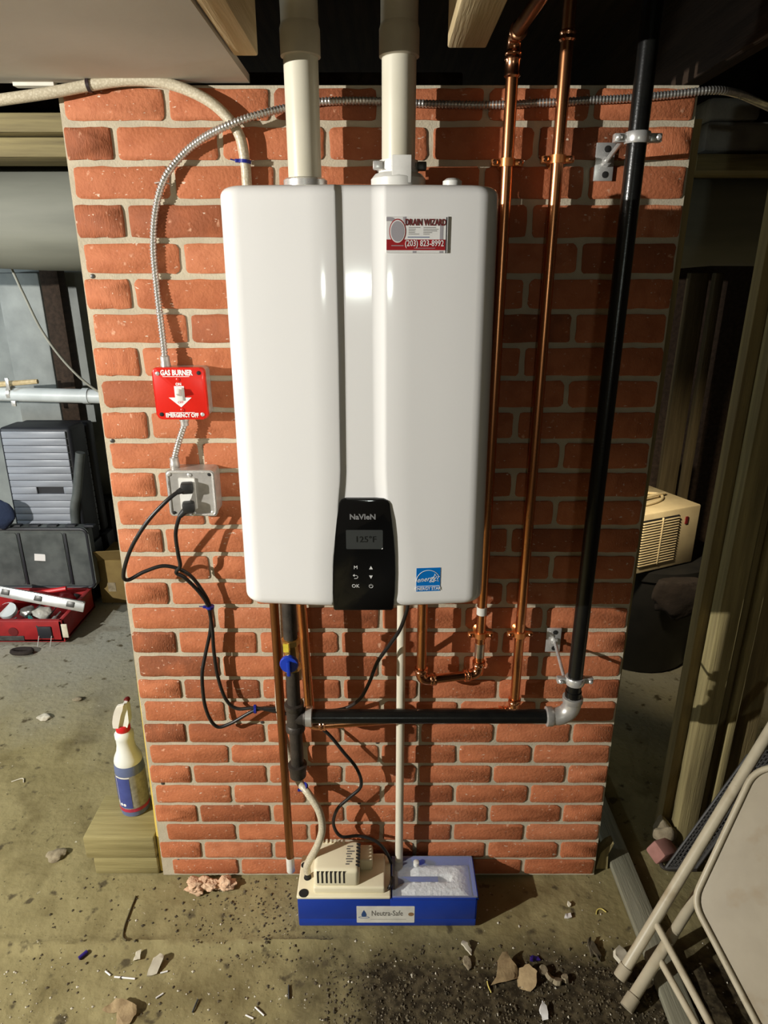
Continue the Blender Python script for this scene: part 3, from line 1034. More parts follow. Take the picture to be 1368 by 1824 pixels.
# pipe with U turn into the heater (cold side)
pa_top = W(913, 120, OA)
pa_bot = W(849, 1200, OA)
pa_top.x = pa_bot.x = (W(905, 290, OA).x + W(870, 860, OA).x) / 2
t = thing('copper_pipe', (pa_bot.x, -OA, pa_bot.z), 'bright copper pipe beside the heater edge, ending in a U turn under it', 'pipe')
obj('pipe_run', tube(B(), [pa_bot, (pa_bot.x, -OA, pa_top.z)], CR, 20), M['copper'], t)
fitting('coupling', (pa_bot.x, -OA, pa_top.z), (0, 0, 1), t)
ztt = W(915, 88, OA).z + 0.02
obj('upper_run', tube(B(), [(pa_bot.x, -OA, pa_top.z), (pa_bot.x, -OA, ztt)], CR, 20), M['copper'], t)
elbow(Vector((pa_bot.x, -OA, ztt)), (0, 0, -1), (0.05, -1, 0.0), t)
obj('ceiling_run', tube(B(), [(pa_bot.x, -OA - 0.02, ztt), (pa_bot.x + 0.05, -OA - 1.2, ztt)], CR, 16), M['copper_dull'], t)
OD_ = 0.065
dtop = W(752, 1088, OD_)
dx = dtop.x + 0.001
pu = Vector((dx, -OD_, pa_bot.z))
pv = Vector((pa_bot.x, -OA, pa_bot.z))
dirh = (pv - pu).normalized()
elbow(pv, (0, 0, 1), -dirh, t)
elbow(pu, (0, 0, 1), dirh, t)
obj('cross_run', tube(B(), [pu + dirh * 0.02, pv - dirh * 0.02], CR, 16), M['copper_bright'], t)
obj('riser', tube(B(), [pu + Vector((0, 0, 0.02)), (dx, -OD_, zB + 0.01)], CR, 20), M['copper'], t)
obj('brass_nut', lathe(B(), [(CR, 0), (0.015, 0.003), (0.015, 0.016), (CR, 0.02)], (dx, -OD_, zB - 0.03), seg=6), M['brass'], t, 20)
c = W(855, 1087, OA)
obj('paper_tag', tube(B(), [(pa_bot.x, -OA, c.z - 0.010), (pa_bot.x, -OA, c.z + 0.010)], CR + 0.0007, 20), M['sticker'], t)
c = W(849, 1155, OA)
obj('solder_sleeve', tube(B(), [(pa_bot.x, -OA, c.z - 0.022), (pa_bot.x, -OA, c.z + 0.016)], CR + 0.0006, 20), M['solder'], t)

# second wall pipe, runs on behind the gas pipe to the heater
pbx = (W(993, 285, OA).x + W(950, 830, OA).x + W(922, 1180, OA).x) / 3
pb_bot = W(917, 1266, OA)
pb_bot.x = pbx
t = thing('copper_pipe', (pbx, -OA, pb_bot.z), 'bright copper pipe standing between the heater side pipe and the black pipe', 'pipe')
zpb = W(1012, 64, OA).z
obj('pipe_run', tube(B(), [(pbx, -OA, pb_bot.z + 0.02), (pbx, -OA, zpb + 0.2)], CR, 20), M['copper'], t)
fitting('coupling', (pbx, -OA, zpb), (0, 0, 1), t, 0.012)
OE = 0.078
ex = W(539, 1180, OE).x
pe = Vector((ex + 0.012, -OE, W(562, 1292, OE).z))
pq = Vector((pbx, -OA, pb_bot.z))
dirh = (pe - pq).normalized()
elbow(pq, (0, 0, 1), dirh, t)
obj('cross_run', tube(B(), [pq + dirh * 0.02, pe - dirh * 0.02], CR, 16), M['copper'], t)
elbow(pe, -dirh, (-0.05, 0, 1), t)
obj('riser', tube(B(), [pe + Vector((0, 0, 0.02)), (ex, -OE, zB + 0.01)], CR, 20), M['copper'], t)
# relief pipe
OC = 0.062
c0 = W(486, 1100, OC)
cx = (W(486, 1100, OC).x + W(520, 1530, OC).x) / 2
ce = W(522, 1551, OC).z
t = thing('relief_pipe', (cx, -OC, ce), 'thin dull copper relief pipe hanging from the heater underside, left of the valve', 'pipe')
obj('pipe_run', tube(B(), [(cx, -OC, ce), (cx, -OC, zB + 0.01)], 0.0105, 20), M['copper_dull'], t)
zz = W(520, 1526, OC).z
obj('paper_tag', tube(B(), [(cx, -OC, ce + 0.001), (cx, -OC, zz)], 0.0112, 20), M['sticker'], t)['label'] = 'white paper tag wrapped round the end'

# clamps on the copper pipes


def clamp(px, py, xc, label):
    z = W(px, py, OA).z
    t = thing('pipe_clamp', (xc, -0.006, z), label, 'pipe clamp', 'copper pipe clamps')
    bm = lathe(B(), [(0.0155, 0.0), (0.015, 0.003), (0.009, 0.008), (0.007, 0.012), (0.007, 0.015)], (xc, -0.006, z), (0, -1, 0), 16)
    obj('wall_flange', bm, M['cop_paint'], t)
    bm = lathe(B(), [(CR + 0.001, -0.007), (CR + 0.0034, -0.007), (CR + 0.0034, 0.007), (CR + 0.001, 0.007)], (xc, -OA, z), (0, 0, 1), 20)
    obj('ring', bm, M['cop_paint'], t)
    for s in (-1, 1):
        bm = bx(xc + s * 0.0135, xc + s * 0.030, -OA - 0.005, -OA + 0.005, z - 0.006, z + 0.006, 0.0015)
        ear = obj('ear', bm, M['cop_paint'], t)
        bm = lathe(B(), [(0.005, 0.0), (0.0052, 0.003), (0.003, 0.0055)], (xc + s * 0.024, -OA - 0.005, z), (0, -1, 0), 12)
        tube(bm, [(xc + s * 0.024, -OA - 0.005, z), (xc + s * 0.024, -OA + 0.011, z)], 0.0025, 8)
        obj('screw', bm, M['copper_bright'], ear)


clamp(905, 290, pa_bot.x, 'copper clamp on the copper pipe right beside the heater top')
clamp(993, 284, pbx, 'copper clamp on the copper pipe left of the upper steel standoff')
clamp(855, 1130, pa_bot.x, 'copper clamp just below the lower right heater corner')
clamp(925, 1129, pbx, 'copper clamp on the copper pipe left of the lower steel standoff')

# ------------------------------------------------------------------ gas piping
OG = 0.155
gx = (W(1135, 300, OG).x + W(1060, 850, OG).x + W(1027, 1190, OG).x) / 3
gz = W(760, 1276, OG).z
GR = 0.0165
t = thing('gas_pipe', (gx, -OG, gz), 'black coated gas pipe dropping down the right and running across to the heater', 'pipe')
zel = gz + 0.06
obj('drop_run', tube(B(), [(gx, -OG, zel), (gx, -OG, 2.2)], GR, 24), M['blackpipe'], t)
tx = (W(517, 1120, OG).x + W(526, 1300, OG).x) / 2
obj('cross_run', tube(B(), [(gx - 0.05, -OG, gz), (tx + 0.02, -OG, gz)], GR, 24), M['blackpipe'], t)
pts = []
er = 0.036
for k in range(11):
    a = PI / 2 * k / 10
    pts.append(Vector((gx - er + er * math.cos(a) if False else gx - er * (1 - math.cos(a)), -OG, gz + er - er * math.sin(a))))
pts = [Vector((gx, -OG, gz + er + 0.012))] + pts + [Vector((gx - er - 0.012, -OG, gz))]
bm = tube(B(), pts, GR + 0.004, 20)
lathe(bm, [(GR, -0.002), (GR + 0.0065, 0.0), (GR + 0.0065, 0.012), (GR + 0.004, 0.016)], (gx, -OG, gz + er + 0.018), (0, 0, -1), 20)
lathe(bm, [(GR, -0.002), (GR + 0.0065, 0.0), (GR + 0.0065, 0.012), (GR + 0.004, 0.016)], (gx - er - 0.020, -OG, gz), (1, 0, 0), 20)
obj('elbow', bm, M['galv'], t)
obj('sleeve', tube(B(), [(gx, -OG, gz + er + 0.018), (gx, -OG, gz + er + 0.034)], GR + 0.002, 20), M['blackpipe'], t)
# tee
bm = tube(B(), [(tx, -OG, gz - 0.036), (tx, -OG, gz + 0.036)], GR + 0.003, 20)
tube(bm, [(tx, -OG, gz), (tx + 0.036, -OG, gz)], GR + 0.003, 20)
for d, l in (((0, 0, 1), 0.024), ((0, 0, -1), 0.024), ((1, 0, 0), 0.024)):
    lathe(bm, [(GR + 0.003, l - 0.004), (GR + 0.006, l), (GR + 0.006, l + 0.012), (GR, l + 0.014)], (tx, -OG, gz), d, 20)
obj('tee', bm, M['iron'], t)
obj('tee_bushing', lathe(B(), [(GR + 0.007, 0.026), (GR + 0.007, 0.040), (GR, 0.042)], (tx, -OG, gz), (1, 0, 0), 20), M['galv'], t)
zv0 = W(515, 1160, OG).z
zcap = W(526, 1380, OG).z
obj('upper_nipple', tube(B(), [(tx, -OG, gz + 0.03), (tx, -OG, W(518, 1190, OG).z)], GR - 0.001, 20), M['iron'], t)
obj('heater_nipple', tube(B(), [(tx, -OG, W(516, 1140, OG).z), (tx, -OG, zB + 0.01)], GR - 0.001, 20), M['iron'], t)
obj('drip_leg', tube(B(), [(tx, -OG, zcap + 0.01), (tx, -OG, gz - 0.03)], GR - 0.001, 20), M['iron'], t)
obj('cap', lathe(B(), [(0.012, -0.003), (GR + 0.003, 0.0), (GR + 0.004, 0.02), (GR + 0.006, 0.024), (GR + 0.006, 0.034), (GR - 0.001, 0.036)], (tx, -OG, zcap - 0.002), seg=20), M['iron'], t)
zva, zvb = W(517, 1192, OG).z, W(516, 1136, OG).z
bm = lathe(B(), [(GR + 0.001, 0), (GR + 0.004, 0.002), (GR + 0.004, 0.014), (GR - 0.002, 0.018), (GR + 0.001, (zvb - zva) * .5), (GR - 0.002, zvb - zva - 0.018), (GR + 0.004, zvb - zva - 0.014), (GR + 0.004, zvb - zva - 0.002), (GR, zvb - zva)], (tx, -OG, zva), seg=8)
va = obj('valve_body', bm, M['brass'], t, 30)
zvc = W(515, 1169, OG).z
bm = lathe(B(), [(0.008, 0.012), (0.008, 0.024), (0.020, 0.026), (0.021, 0.031), (0.019, 0.036), (0.006, 0.037)], (tx - 0.001, -OG, zvc), (0, -1, 0), 20)
box(bm, (tx - 0.001, -OG - 0.040, zvc - 0.006), (0.008, 0.012, 0.034), None, 0.002)
obj('valve_handle', bm, M['blue'], va)['label'] = 'round blue shutoff handle'
obj('yellow_tag', bx(tx - 0.014, tx - 0.002, -OG - GR - 0.0045, -OG - GR - 0.003, zvb - 0.024, zvb - 0.004), M['tapeyellow'], va)

# steel standoffs


def standoff(plate_px, zc, cz, label, x0, x1):
    p = W(plate_px[0], plate_px[1], 0.006)
    w, h = 0.036, 0.066
    t = thing('pipe_standoff', (p.x, -0.0045, p.z - h / 2), label, 'pipe bracket', 'steel standoffs of the gas pipe')
    pl = obj('wall_plate', bx(p.x - w / 2, p.x + w / 2, -0.010, -0.0046, p.z - h / 2, p.z + h / 2, 0.001), M['zinc'], t)
    for s in (-1, 1):
        bm = lathe(B(), [(0.006, 0.0), (0.006, 0.001), (0.0045, 0.0015)], (p.x + 0.003, -0.010, p.z + s * 0.022), (0, -1, 0), 12)
        obj('screw_hole', bm, M['dark'], pl)
    bm = lathe(B(), [(0.009, 0), (0.009, 0.008), (0.006, 0.009)], (p.x + 0.002, -0.010, p.z), (0, -1, 0), 6)
    obj('nut', bm, M['zinc'], t, 20)
    e = Vector((gx - 0.022, -OG + 0.006, cz))
    obj('rod', tube(B(), [(p.x + 0.002, -0.012, p.z), e], 0.0042, 10), M['zinc'], t)
    bm = lathe(B(), [(GR + 0.0005, -0.009), (GR + 0.004, -0.009), (GR + 0.0055, -0.006), (GR + 0.0055, 0.006), (GR + 0.004, 0.009), (GR + 0.0005, 0.009)], (gx, -OG, cz), (0.0, 0.0, 1), 24)
    ring = obj('ring', bm, M['zinc'], t)
    for s in (-1, 1):
        bm = bx(gx + s * (GR + 0.003), gx + s * (GR + 0.024), -OG - 0.006, -OG + 0.008, cz - 0.007, cz + 0.007, 0.002)
        lathe(bm, [(0.005, 0), (0.005, 0.004), (0.003, 0.006)], (gx + s * (GR + 0.017), -OG - 0.006, cz), (0, -1, 0), 10)
        obj('ear', bm, M['zinc'], ring)


standoff((1076, 289), 0, W(1137, 246, OG).z, 'zinc standoff bracket near the top of the black pipe', 0, 0)
standoff((985, 1139), 0, W(1030, 1211, OG).z, 'zinc standoff bracket above the elbow of the black pipe', 0, 0)

# ------------------------------------------------------------------ white condensate drain
OP = 0.043
dxp = (W(715, 1120, OP).x + W(711, 1500, OP).x) / 2
dze = W(711, 1556, OP).z
t = thing('drain_pipe', (dxp, -OP, dze), 'slim white plastic drain pipe dropping straight from the heater into the pump box', 'pipe')
obj('pipe_run', tube(B(), [(dxp, -OP, dze), (dxp, -OP, zB + 0.01)], 0.0106, 20), M['pvc'], t)

# ------------------------------------------------------------------ condensate pump with neutraliser tray
YF, YK = -0.160, -0.030
q0, q1 = F(530, 1648), F(848, 1652)
TX0, TX1 = W(531, 1625, -YF).x, W(849, 1625, -YF).x
ZT = W(690, 1601, -YF).z
t = thing('condensate_pump', ((TX0 + TX1) / 2, (YF + YK) / 2, 0), 'blue tray with cream pump and clear neutraliser box on the floor', 'pump')
mid = W(696, 1601, -YF).x
tr = B()
bx(TX0, TX1, YF, YK, 0.001, 0.030, 0.004, tr, 2)
bx(TX0, mid, YF, YK, 0.026, ZT, 0.003, tr, 2)
bx(mid - 0.002, TX1, YF, YF + 0.006, 0.026, ZT, 0.002, tr, 2)
bx(mid - 0.002, TX1, YK - 0.006, YK, 0.026, ZT, 0.002, tr, 2)
bx(TX1 - 0.006, TX1, YF, YK, 0.026, ZT, 0.002, tr, 2)
tray = obj('tray', tr, M['bluetray'], t)
# cream deck and motor housing
zd = ZT + 0.009
dk = obj('pump_deck', bx(TX0 - 0.002, mid, YF - 0.002, YK, ZT - 0.001, zd, 0.004, None, 3), M['cream'], t)
hx0, hx1 = W(558, 1590, 0.152).x, W(686, 1590, 0.152).x
zs = W(600, 1581, 0.152).z
obj('pump_step', bx(hx0, hx1, -0.152, YK - 0.012, zd - 0.002, zs, 0.006, None, 3), M['cream'], t)
mx0, mx1 = hx0 + 0.001, W(640, 1560, 0.146).x
zm = W(600, 1546, 0.140).z
mb = bx(mx0, mx1, -0.148, -0.050, zs - 0.006, zm, 0.012, None, 4)
mo = obj('motor_housing', mb, M['cream'], t)
sx0, sx1 = mx1 - 0.004, W(664, 1530, 0.09).x
obj('motor_side', bx(sx0, sx1, -0.098, -0.045, zs - 0.004, zs + 0.034, 0.006, None, 3), M['cream'], t)
for k in range(7):
    x = mx0 + 0.010 + k * 0.0112
    z0_, z1_ = W(600, 1573, 0.148).z, W(600, 1552, 0.148).z
    obj('vent_slot', bx(x, x + 0.0042, -0.1478, -0.1486, z0_, z1_), M['dark'], mo, None)
for k in range(7):
    y = -0.132 + k * 0.011
    obj('side_slot', bx(mx1 - 0.010, mx1 + 0.0006, y, y + 0.004, zm - 0.006, zm + 0.0005), M['dark'] if k % 1 == 0 else M['cream'], mo, None)
for k in range(6):
    x = mx0 + 0.014 + k * 0.0115
    obj('cooling_fin', bx(x, x + 0.006, -0.062, -0.050, zm - 0.002, zm + 0.003, 0.001), M['cream'], mo)
bm = B()
for k in range(8):
    xa = mx1 - 0.036 + 0.002 * (k % 2)
    bx(xa, xa + 0.010 + 0.005 * ((k * 7) % 3), -0.130 + k * 0.008, -0.130 + k * 0.008 + 0.004, zm + 0.0001, zm + 0.0005, 0, bm)
obj('rating_print', bm, M['print_grey'], mo, None)['kind'] = 'stuff'
for px, py in ((541, 1591), (548, 1563), (543, 1541)):
    c = F(px, py, zd)
    obj('deck_port', lathe(B(), [(0.0125 if py > 1580 else 0.010, 0), (0.0125 if py > 1580 else 0.010, 0.0012), (0.006, 0.0014)], (c.x, c.y, zd - 0.0002), seg=20), M['dark'], dk)
c = F(548, 1563, zd)
obj('outlet_barb', lathe(B(), [(0.008, 0), (0.008, 0.015), (0.006, 0.03)], (c.x, c.y, zd), seg=12), M['dark'], dk)
barb = Vector((c.x, c.y, zd + 0.018))
# neutraliser
for (x0, x1, y0, y1) in ((mid + 0.002, TX1 + 0.003, YF - 0.003, YF + 0.006), (mid + 0.002, TX1 + 0.003, YK - 0.006, YK), (TX1 - 0.006, TX1 + 0.003, YF - 0.003, YK), (mid + 0.002, mid + 0.006, YF - 0.003, YK)):
    obj('rim_strip', bx(x0, x1, y0, y1, ZT - 0.002, ZT + 0.004, 0.0015), M['bluetray'], tray)
b = B()
for k in range(2):
    pass
md = B()
bmesh.ops.create_grid(md, x_segments=40, y_segments=20, size=0.5)
for v in md.verts:
    u, w = v.co.x + 0.5, v.co.y + 0.5
    x = mid + 0.012 + (TX1 - 0.008 - mid - 0.012) * u
    y = YF + 0.007 + (YK - 0.007 - YF - 0.007) * w
    e = min(1, 6 * min(u, 1 - u), 5 * min(w, 1 - w))
    h = 0.024 * max(0, e) ** 0.5
    if u < 0.74 and 0.44 < w < 0.58:
        h *= 0.1
    if u < 0.30 and w > 0.6:
        h *= max(0, u / 0.30) ** 2
    h += 0.002 * noise.noise(Vector((x * 120, y * 120, 0)))
    v.co = Vector((x, y, ZT - 0.028 + h))
me_ = obj('neutraliser_media', md, M['media'], t, 80)
tag(me_, 'white granules inside the clear box', kind='stuff')
obj('divider', bx(mid + 0.02, mid + 0.128, (YF + YK) / 2 - 0.008, (YF + YK) / 2 + 0.006, ZT - 0.026, ZT - 0.003, 0.002), M['bluetray'], t)
lid = B()
bx(mid + 0.004, TX1, YF, YK - 0.001, ZT + 0.0042, ZT + 0.0056, 0, lid)
obj('clear_lid', lid, M['clear'], t)
c = W(742, 1545, 0.075)
obj('drain_fitting', lathe(B(), [(0.008, 0), (0.008, 0.012), (0.004, 0.014)], (c.x, -0.06, ZT + 0.004), seg=12), M['wplastic'], t)
# front sticker
a, b_ = W(635, 1614, -YF), W(738, 1643, -YF)
st_ = obj('front_sticker', plate(a.x, b_.x, b_.z, a.z, 0.002, YF - 0.0001, YF - 0.0006), M['sticker'], t)
text_obj('lettering', 'Neutra-Safe', 0.026, ((a.x + b_.x) / 2 + 0.004, YF - 0.0008, (a.z + b_.z) / 2 + 0.004), M['print_grey'], st_, 0.66)
dc = Vector((a.x + 0.019, YF - 0.0007, (a.z + b_.z) / 2))
obj('drop_mark', prism(B(), [dc + Vector((x, 0, z)) for x, z in ((0, .016), (.005, .006), (.007, -.002), (.004, -.008), (-.004, -.008), (-.007, -.002), (-.005, .006))], (0, -0.0003, 0)), M['print_bluegrey'], st_, None)
obj('ripple_mark', tube(B(), [dc + Vector((0.014 * math.cos(k), 0, -0.010 + 0.003 * math.sin(k))) for k in [2 * PI * i / 20 for i in range(21)]], 0.0005, 5), M['print_bluegrey'], st_)
rc = Vector((b_.x - 0.009, YF - 0.0007, (a.z + b_.z) / 2 + 0.001))
obj('round_mark', prism(B(), [rc + Vector((0.0075 * math.cos(2 * PI * k / 20), 0, 0.0065 * math.sin(2 * PI * k / 20))) for k in range(20)], (0, -0.0003, 0)), M['print_brown'], st_, None)
obj('small_print', bx(a.x + 0.036, b_.x - 0.022, YF - 0.0007, YF - 0.0009, b_.z + 0.012, b_.z + 0.0126), M['print_grey'], st_, None)

# ------------------------------------------------------------------ vinyl discharge hose
pts = [barb, barb + Vector((0.002, 0, 0.03))] + [W(*q) for q in ((566, 1505, 0.10), (574, 1475, 0.095), (568, 1444, 0.085), (550, 1415, 0.065), (532, 1390, 0.04), (515, 1345, 0.03), (500, 1280, 0.028), (496, 1210, 0.026), (498, 1120, 0.025), (490, 980, 0.022), (470, 800, 0.018), (455, 600, 0.017), (445, 430, 0.018), (440, 330, 0.020), (436, 285, 0.021), (424, 236, 0.024), (388, 192, 0.024), (340, 163, 0.022), (285, 146, 0.02), (225, 143, 0.02), (160, 152, 0.02), (90, 165, 0.025), (0, 178, 0.03), (-90, 190, 0.03))]
sp_ = spline(pts, 8)
bm = tube(B(), sp_, 0.0098, 16)
tag(obj('drain_hose', bm, M['vinyl'], None, 80), 'braided cream vinyl hose from the pump up behind the heater', 'hose')


def tie(name, px, py, out, ax, r, m, label, tail=True):
    c = W(px, py, out)
    ax = Vector(ax).normalized()
    bm = lathe(B(), [(r, -0.003), (r + 0.0016, -0.003), (r + 0.0016, 0.003), (r, 0.003)], c, ax, 20)
    side = ax.cross(Vector((0, 1, 0))).normalized()
    box(bm, c + side * (r + 0.004) + Vector((0, -0.002, 0)), (0.007, 0.006, 0.006), None, 0.001)
    if tail:
        tube(bm, [c + side * (r + 0.003), c + side * (r + 0.016) + Vector((0, -0.004, 0.001))], 0.0012, 6)
    tag(obj(name, bm, M[m]), label, 'cable tie')


tie('cable_tie', 436, 288, 0.021, (0.1, 0, 1), 0.0105, 'tieblue', 'blue cable tie round the cream hose just above the heater')
tie('cable_tie', 159, 152, 0.020, (1, 0, 0.1), 0.0105, 'tiedark', 'dark cable tie round the cream hose under the drywall edge')
tie('cable_tie', 541, 1402, 0.052, (-0.5, -0.4, 0.8), 0.0105, 'tieblue', 'blue cable tie round the cream hose below the capped drip leg', False)

# ------------------------------------------------------------------ armoured cable


def flex(path, r, pitch=0.0062):
    ps = resample(path, pitch / 4)
    rr = [r * (1.0 + (0.10, 0.10, -0.10, -0.12)[i % 4]) for i in range(len(ps))]
    return tube(B(), ps, rr, 12)


pth = wcurve([(1420, 215, -0.35), (1345, 180, -0.12), (1310, 166, -0.02), (1270, 161, 0.0130), (1200, 168, 0.0130), (1120, 175, 0.0130), (1040, 179, 0.0130), (950, 184, 0.0130), (870, 187, 0.0130), (800, 186, 0.0130), (740, 184, 0.0130), (660, 180, 0.0130), (570, 181, 0.0130), (510, 192, 0.018), (462, 204, 0.036), (430, 214, 0.043), (395, 228, 0.041), (360, 247, 0.028), (326, 275, 0.018), (293, 318, 0.020), (277, 375, 0.0130), (273, 440, 0.0130), (279, 510, 0.0130), (286, 570, 0.020), (292, 620, 0.026), (294, 648, 0.030)], 8)
t = thing('armoured_cable', W(294, 648, 0.03), 'shiny ribbed metal armoured cable arching across the wall to the red switch', 'cable')
obj('armour', flex(pth, 0.0066), M['armour'], t, 80)
bm = lathe(B(), [(0.0085, -0.002), (0.0105, 0), (0.0105, 0.010), (0.0095, 0.012), (0.0095, 0.024), (0.0075, 0.026)], W(296, 656, 0.03), (-0.02, 0, 1), 16)
obj('connector', bm, M['galv'], t)
for px, py, o_ in ((283, 326, 0.019), (286, 558, 0.019)):
    c = W(px + (0 if py > 500 else 3), py, 0.018)
    bm = tube(B(), [(c.x - 0.013, -0.004, c.z), (c.x - 0.0105, -0.020, c.z), (c.x, -0.0275, c.z), (c.x + 0.0105, -0.020, c.z), (c.x + 0.013, -0.004, c.z)], 0.0012, 6)
    tag(obj('cable_staple', bm, M['zinc']), 'thin wire staple holding the armoured cable, ' + ('the upper one beside the curve' if py < 400 else 'the lower one above the red switch'), 'staple')

# ------------------------------------------------------------------ red emergency switch
BO = 0.058
a, b_ = W(274, 655, BO), W(366, 747, BO)
cx_, cz_ = (a.x + b_.x) / 2, (a.z + b_.z) / 2
hw = 0.0535
t = thing('switch_box', (cx_, -0.0045, cz_ - hw), 'red emergency off switch box for the gas burner, on the brick wall', 'switch')
obj('back_box', plate(cx_ - hw + 0.002, cx_ + hw - 0.002, cz_ - hw + 0.002, cz_ + hw - 0.002, 0.010, -0.0046, -BO + 0.008), M['galv'], t)
cv = plate(cx_ - hw, cx_ + hw, cz_ - hw, cz_ + hw, 0.010, -BO + 0.014, -BO)
bmesh.ops.bevel(cv, geom=[e for e in cv.edges if all(v.co.y < -BO + 0.001 for v in e.verts)], offset=0.003, segments=3, affect='EDGES', profile=0.5)
cvo = obj('cover_plate', cv, M['red'], t)
fy = -BO


def sq(u, v, y=0.0):
    return Vector((cx_ + hw * u, fy - 0.0003 - y, cz_ + hw * v))


text_obj('lettering', 'GAS BURNER', 0.0150, sq(-0.06, 0.80), M['printwhite'], cvo, 0.74, bold=0.0006)
text_obj('lettering', 'EMERGENCY OFF', 0.0120, sq(0.0, -0.84), M['printwhite'], cvo, 0.74, bold=0.0005)
obj('print_rule', bx(sq(-.6, 0).x, sq(.42, 0).x, fy - 0.0001, fy - 0.0004, sq(0, .655).z, sq(0, .675).z), M['printwhite'], cvo, None)
obj('print_rule', bx(sq(-.5, 0).x, sq(.5, 0).x, fy - 0.0001, fy - 0.0004, sq(0, -.735).z, sq(0, -.715).z), M['printwhite'], cvo, None)
ar = [(-.20, .30), (.18, .30), (.18, -.14), (.44, -.14), (.0, -.52), (-.45, -.14), (-.20, -.14)]
obj('arrow', prism(B(), [sq(u, v) for u, v in ar], (0, -0.0005, 0)), M['printwhite'], cvo, None)
text_obj('lettering', 'ON', 0.0075, sq(-.02, .37), M['printwhite'], cvo, bold=0.0003)
text_obj('lettering', 'OFF', 0.0070, sq(0.0, -.33, 0.0006), M['red'], cvo)
tg = B()
box(tg, sq(0.0, 0.0, 0.002), (0.0125, 0.005, 0.027), None, 0.001)
tgo = obj('toggle_frame', tg, M['wplastic'], t)
bm = B()
box(bm, sq(0.0, 0.09, 0.009), (0.008, 0.016, 0.012), Euler((R(-25), 0, 0)), 0.0015)
obj('toggle_lever', bm, M['wplastic'], tgo)
for u, v, big in ((-.78, .78, 1), (.80, .80, 0), (-.80, -.80, 0), (.80, -.80, 1), (-.02, .55, 2), (.03, -.63, 2)):
    bm = lathe(B(), [(0.0042, 0), (0.0042, 0.0015), (0.0025, 0.0025)], sq(u, v, -0.0006), (0, -1, 0), 12)
    obj('screw', bm, M['zinc'] if big == 1 else (M['dark'] if big == 0 else M['red']), cvo)
bm = lathe(B(), [(0.010, 0), (0.010, 0.012), (0.0085, 0.013), (0.0085, 0.022)], (sq(-.10, 0).x, -0.030, cz_ - hw + 0.003), (0, 0, -1), 16)
obj('connector', bm, M['galv'], t)
swb = Vector((sq(-.10, 0).x, -0.030, cz_ - hw - 0.016))

# ------------------------------------------------------------------ outlet box
a, b_ = W(297, 839, BO), W(384, 919, BO)
ox, oz = (a.x + b_.x) / 2, (a.z + b_.z) / 2
hw2 = 0.0525
t = thing('outlet_box', (ox, -0.0045, oz - hw2), 'grey metal electrical box with white outlet below the red switch', 'outlet')
obj('back_box', plate(ox - hw2 + 0.001, ox + hw2 - 0.001, oz - hw2 + 0.001, oz + hw2 - 0.001, 0.010, -0.0046, -BO + 0.006), M['galv'], t)
cv = plate(ox - hw2, ox + hw2, oz - hw2, oz + hw2, 0.008, -BO + 0.012, -BO + 0.002)
co = obj('cover_plate', cv, M['galv'], t)
rim = [Vector((x, -BO + 0.001, z)) for x, z in rrect(ox - hw2 + 0.004, ox + hw2 - 0.004, oz - hw2 + 0.004, oz + hw2 - 0.004, 0.007)]
obj('raised_rim', tube(B(), rim + [rim[0], rim[1]], 0.0022, 6), M['zinc'], co)
for u, v, dk_ in ((-.86, .84, 0), (.82, .84, 1), (-.82, -.86, 1), (.82, -.84, 0), (-.02, .80, 0), (.02, -.88, 0)):
    bm = lathe(B(), [(0.0045, 0), (0.0045, 0.002), (0.003, 0.003)], (ox + hw2 * u, -BO + 0.002, oz + hw2 * v), (0, -1, 0), 12)
    obj('screw', bm, M['dark'] if dk_ else M['zinc'], co)
rcx = W(335, 880, BO).x
ro = obj('receptacle', plate(rcx - 0.0175, rcx + 0.0175, oz - 0.035, oz + 0.036, 0.002, -BO + 0.003, -BO - 0.003), M['wplastic'], t)
bm = lathe(B(), [(0.0095, 0), (0.0105, 0.002), (0.0105, 0.011), (0.0095, 0.013), (0.0095, 0.024)], (W(312, 833, 0.03).x, -0.030, oz + hw2 - 0.002), (0, 0, 1), 16)
obj('connector', bm, M['galv'], t)
swa = Vector((W(312, 833, 0.03).x, -0.030, oz + hw2 + 0.018))
t = thing('flexible_conduit', swa, 'short ribbed metal conduit joining the red switch and the grey outlet box', 'conduit')
obj('armour', flex(spline([swb, swb + (swa - swb) * 0.5 + Vector((-0.001, -0.002, 0)), swa], 10), 0.0066), M['armour'], t, 80)

# ------------------------------------------------------------------ black cords
def cord(name, plug_px, pts, label, extra_pts=()):
    c = W(plug_px[0], plug_px[1], BO + 0.012)
    t = thing(name, c, label, 'power cord')
    bm = B()
    box(bm, c, (0.026, 0.024, 0.024), Euler((0, 0, R(12))), 0.005)
    pg = obj('plug', bm, M['plug'], t)
    s = W(*pts[0])
    d = (s - c)
    bm = tube(B(), [c + d * 0.3, s], [0.0085, 0.0055], 12)
    obj('strain_relief', bm, M['plug'], pg)
    path = spline([c + d * 0.6] + [W(*q) for q in pts], 8) if not extra_pts else spline([c + d * 0.6] + [W(*q) for q in pts] + list(extra_pts), 8)
    obj('cable', tube(B(), path, 0.0044, 12), M['cord'], t, 80)


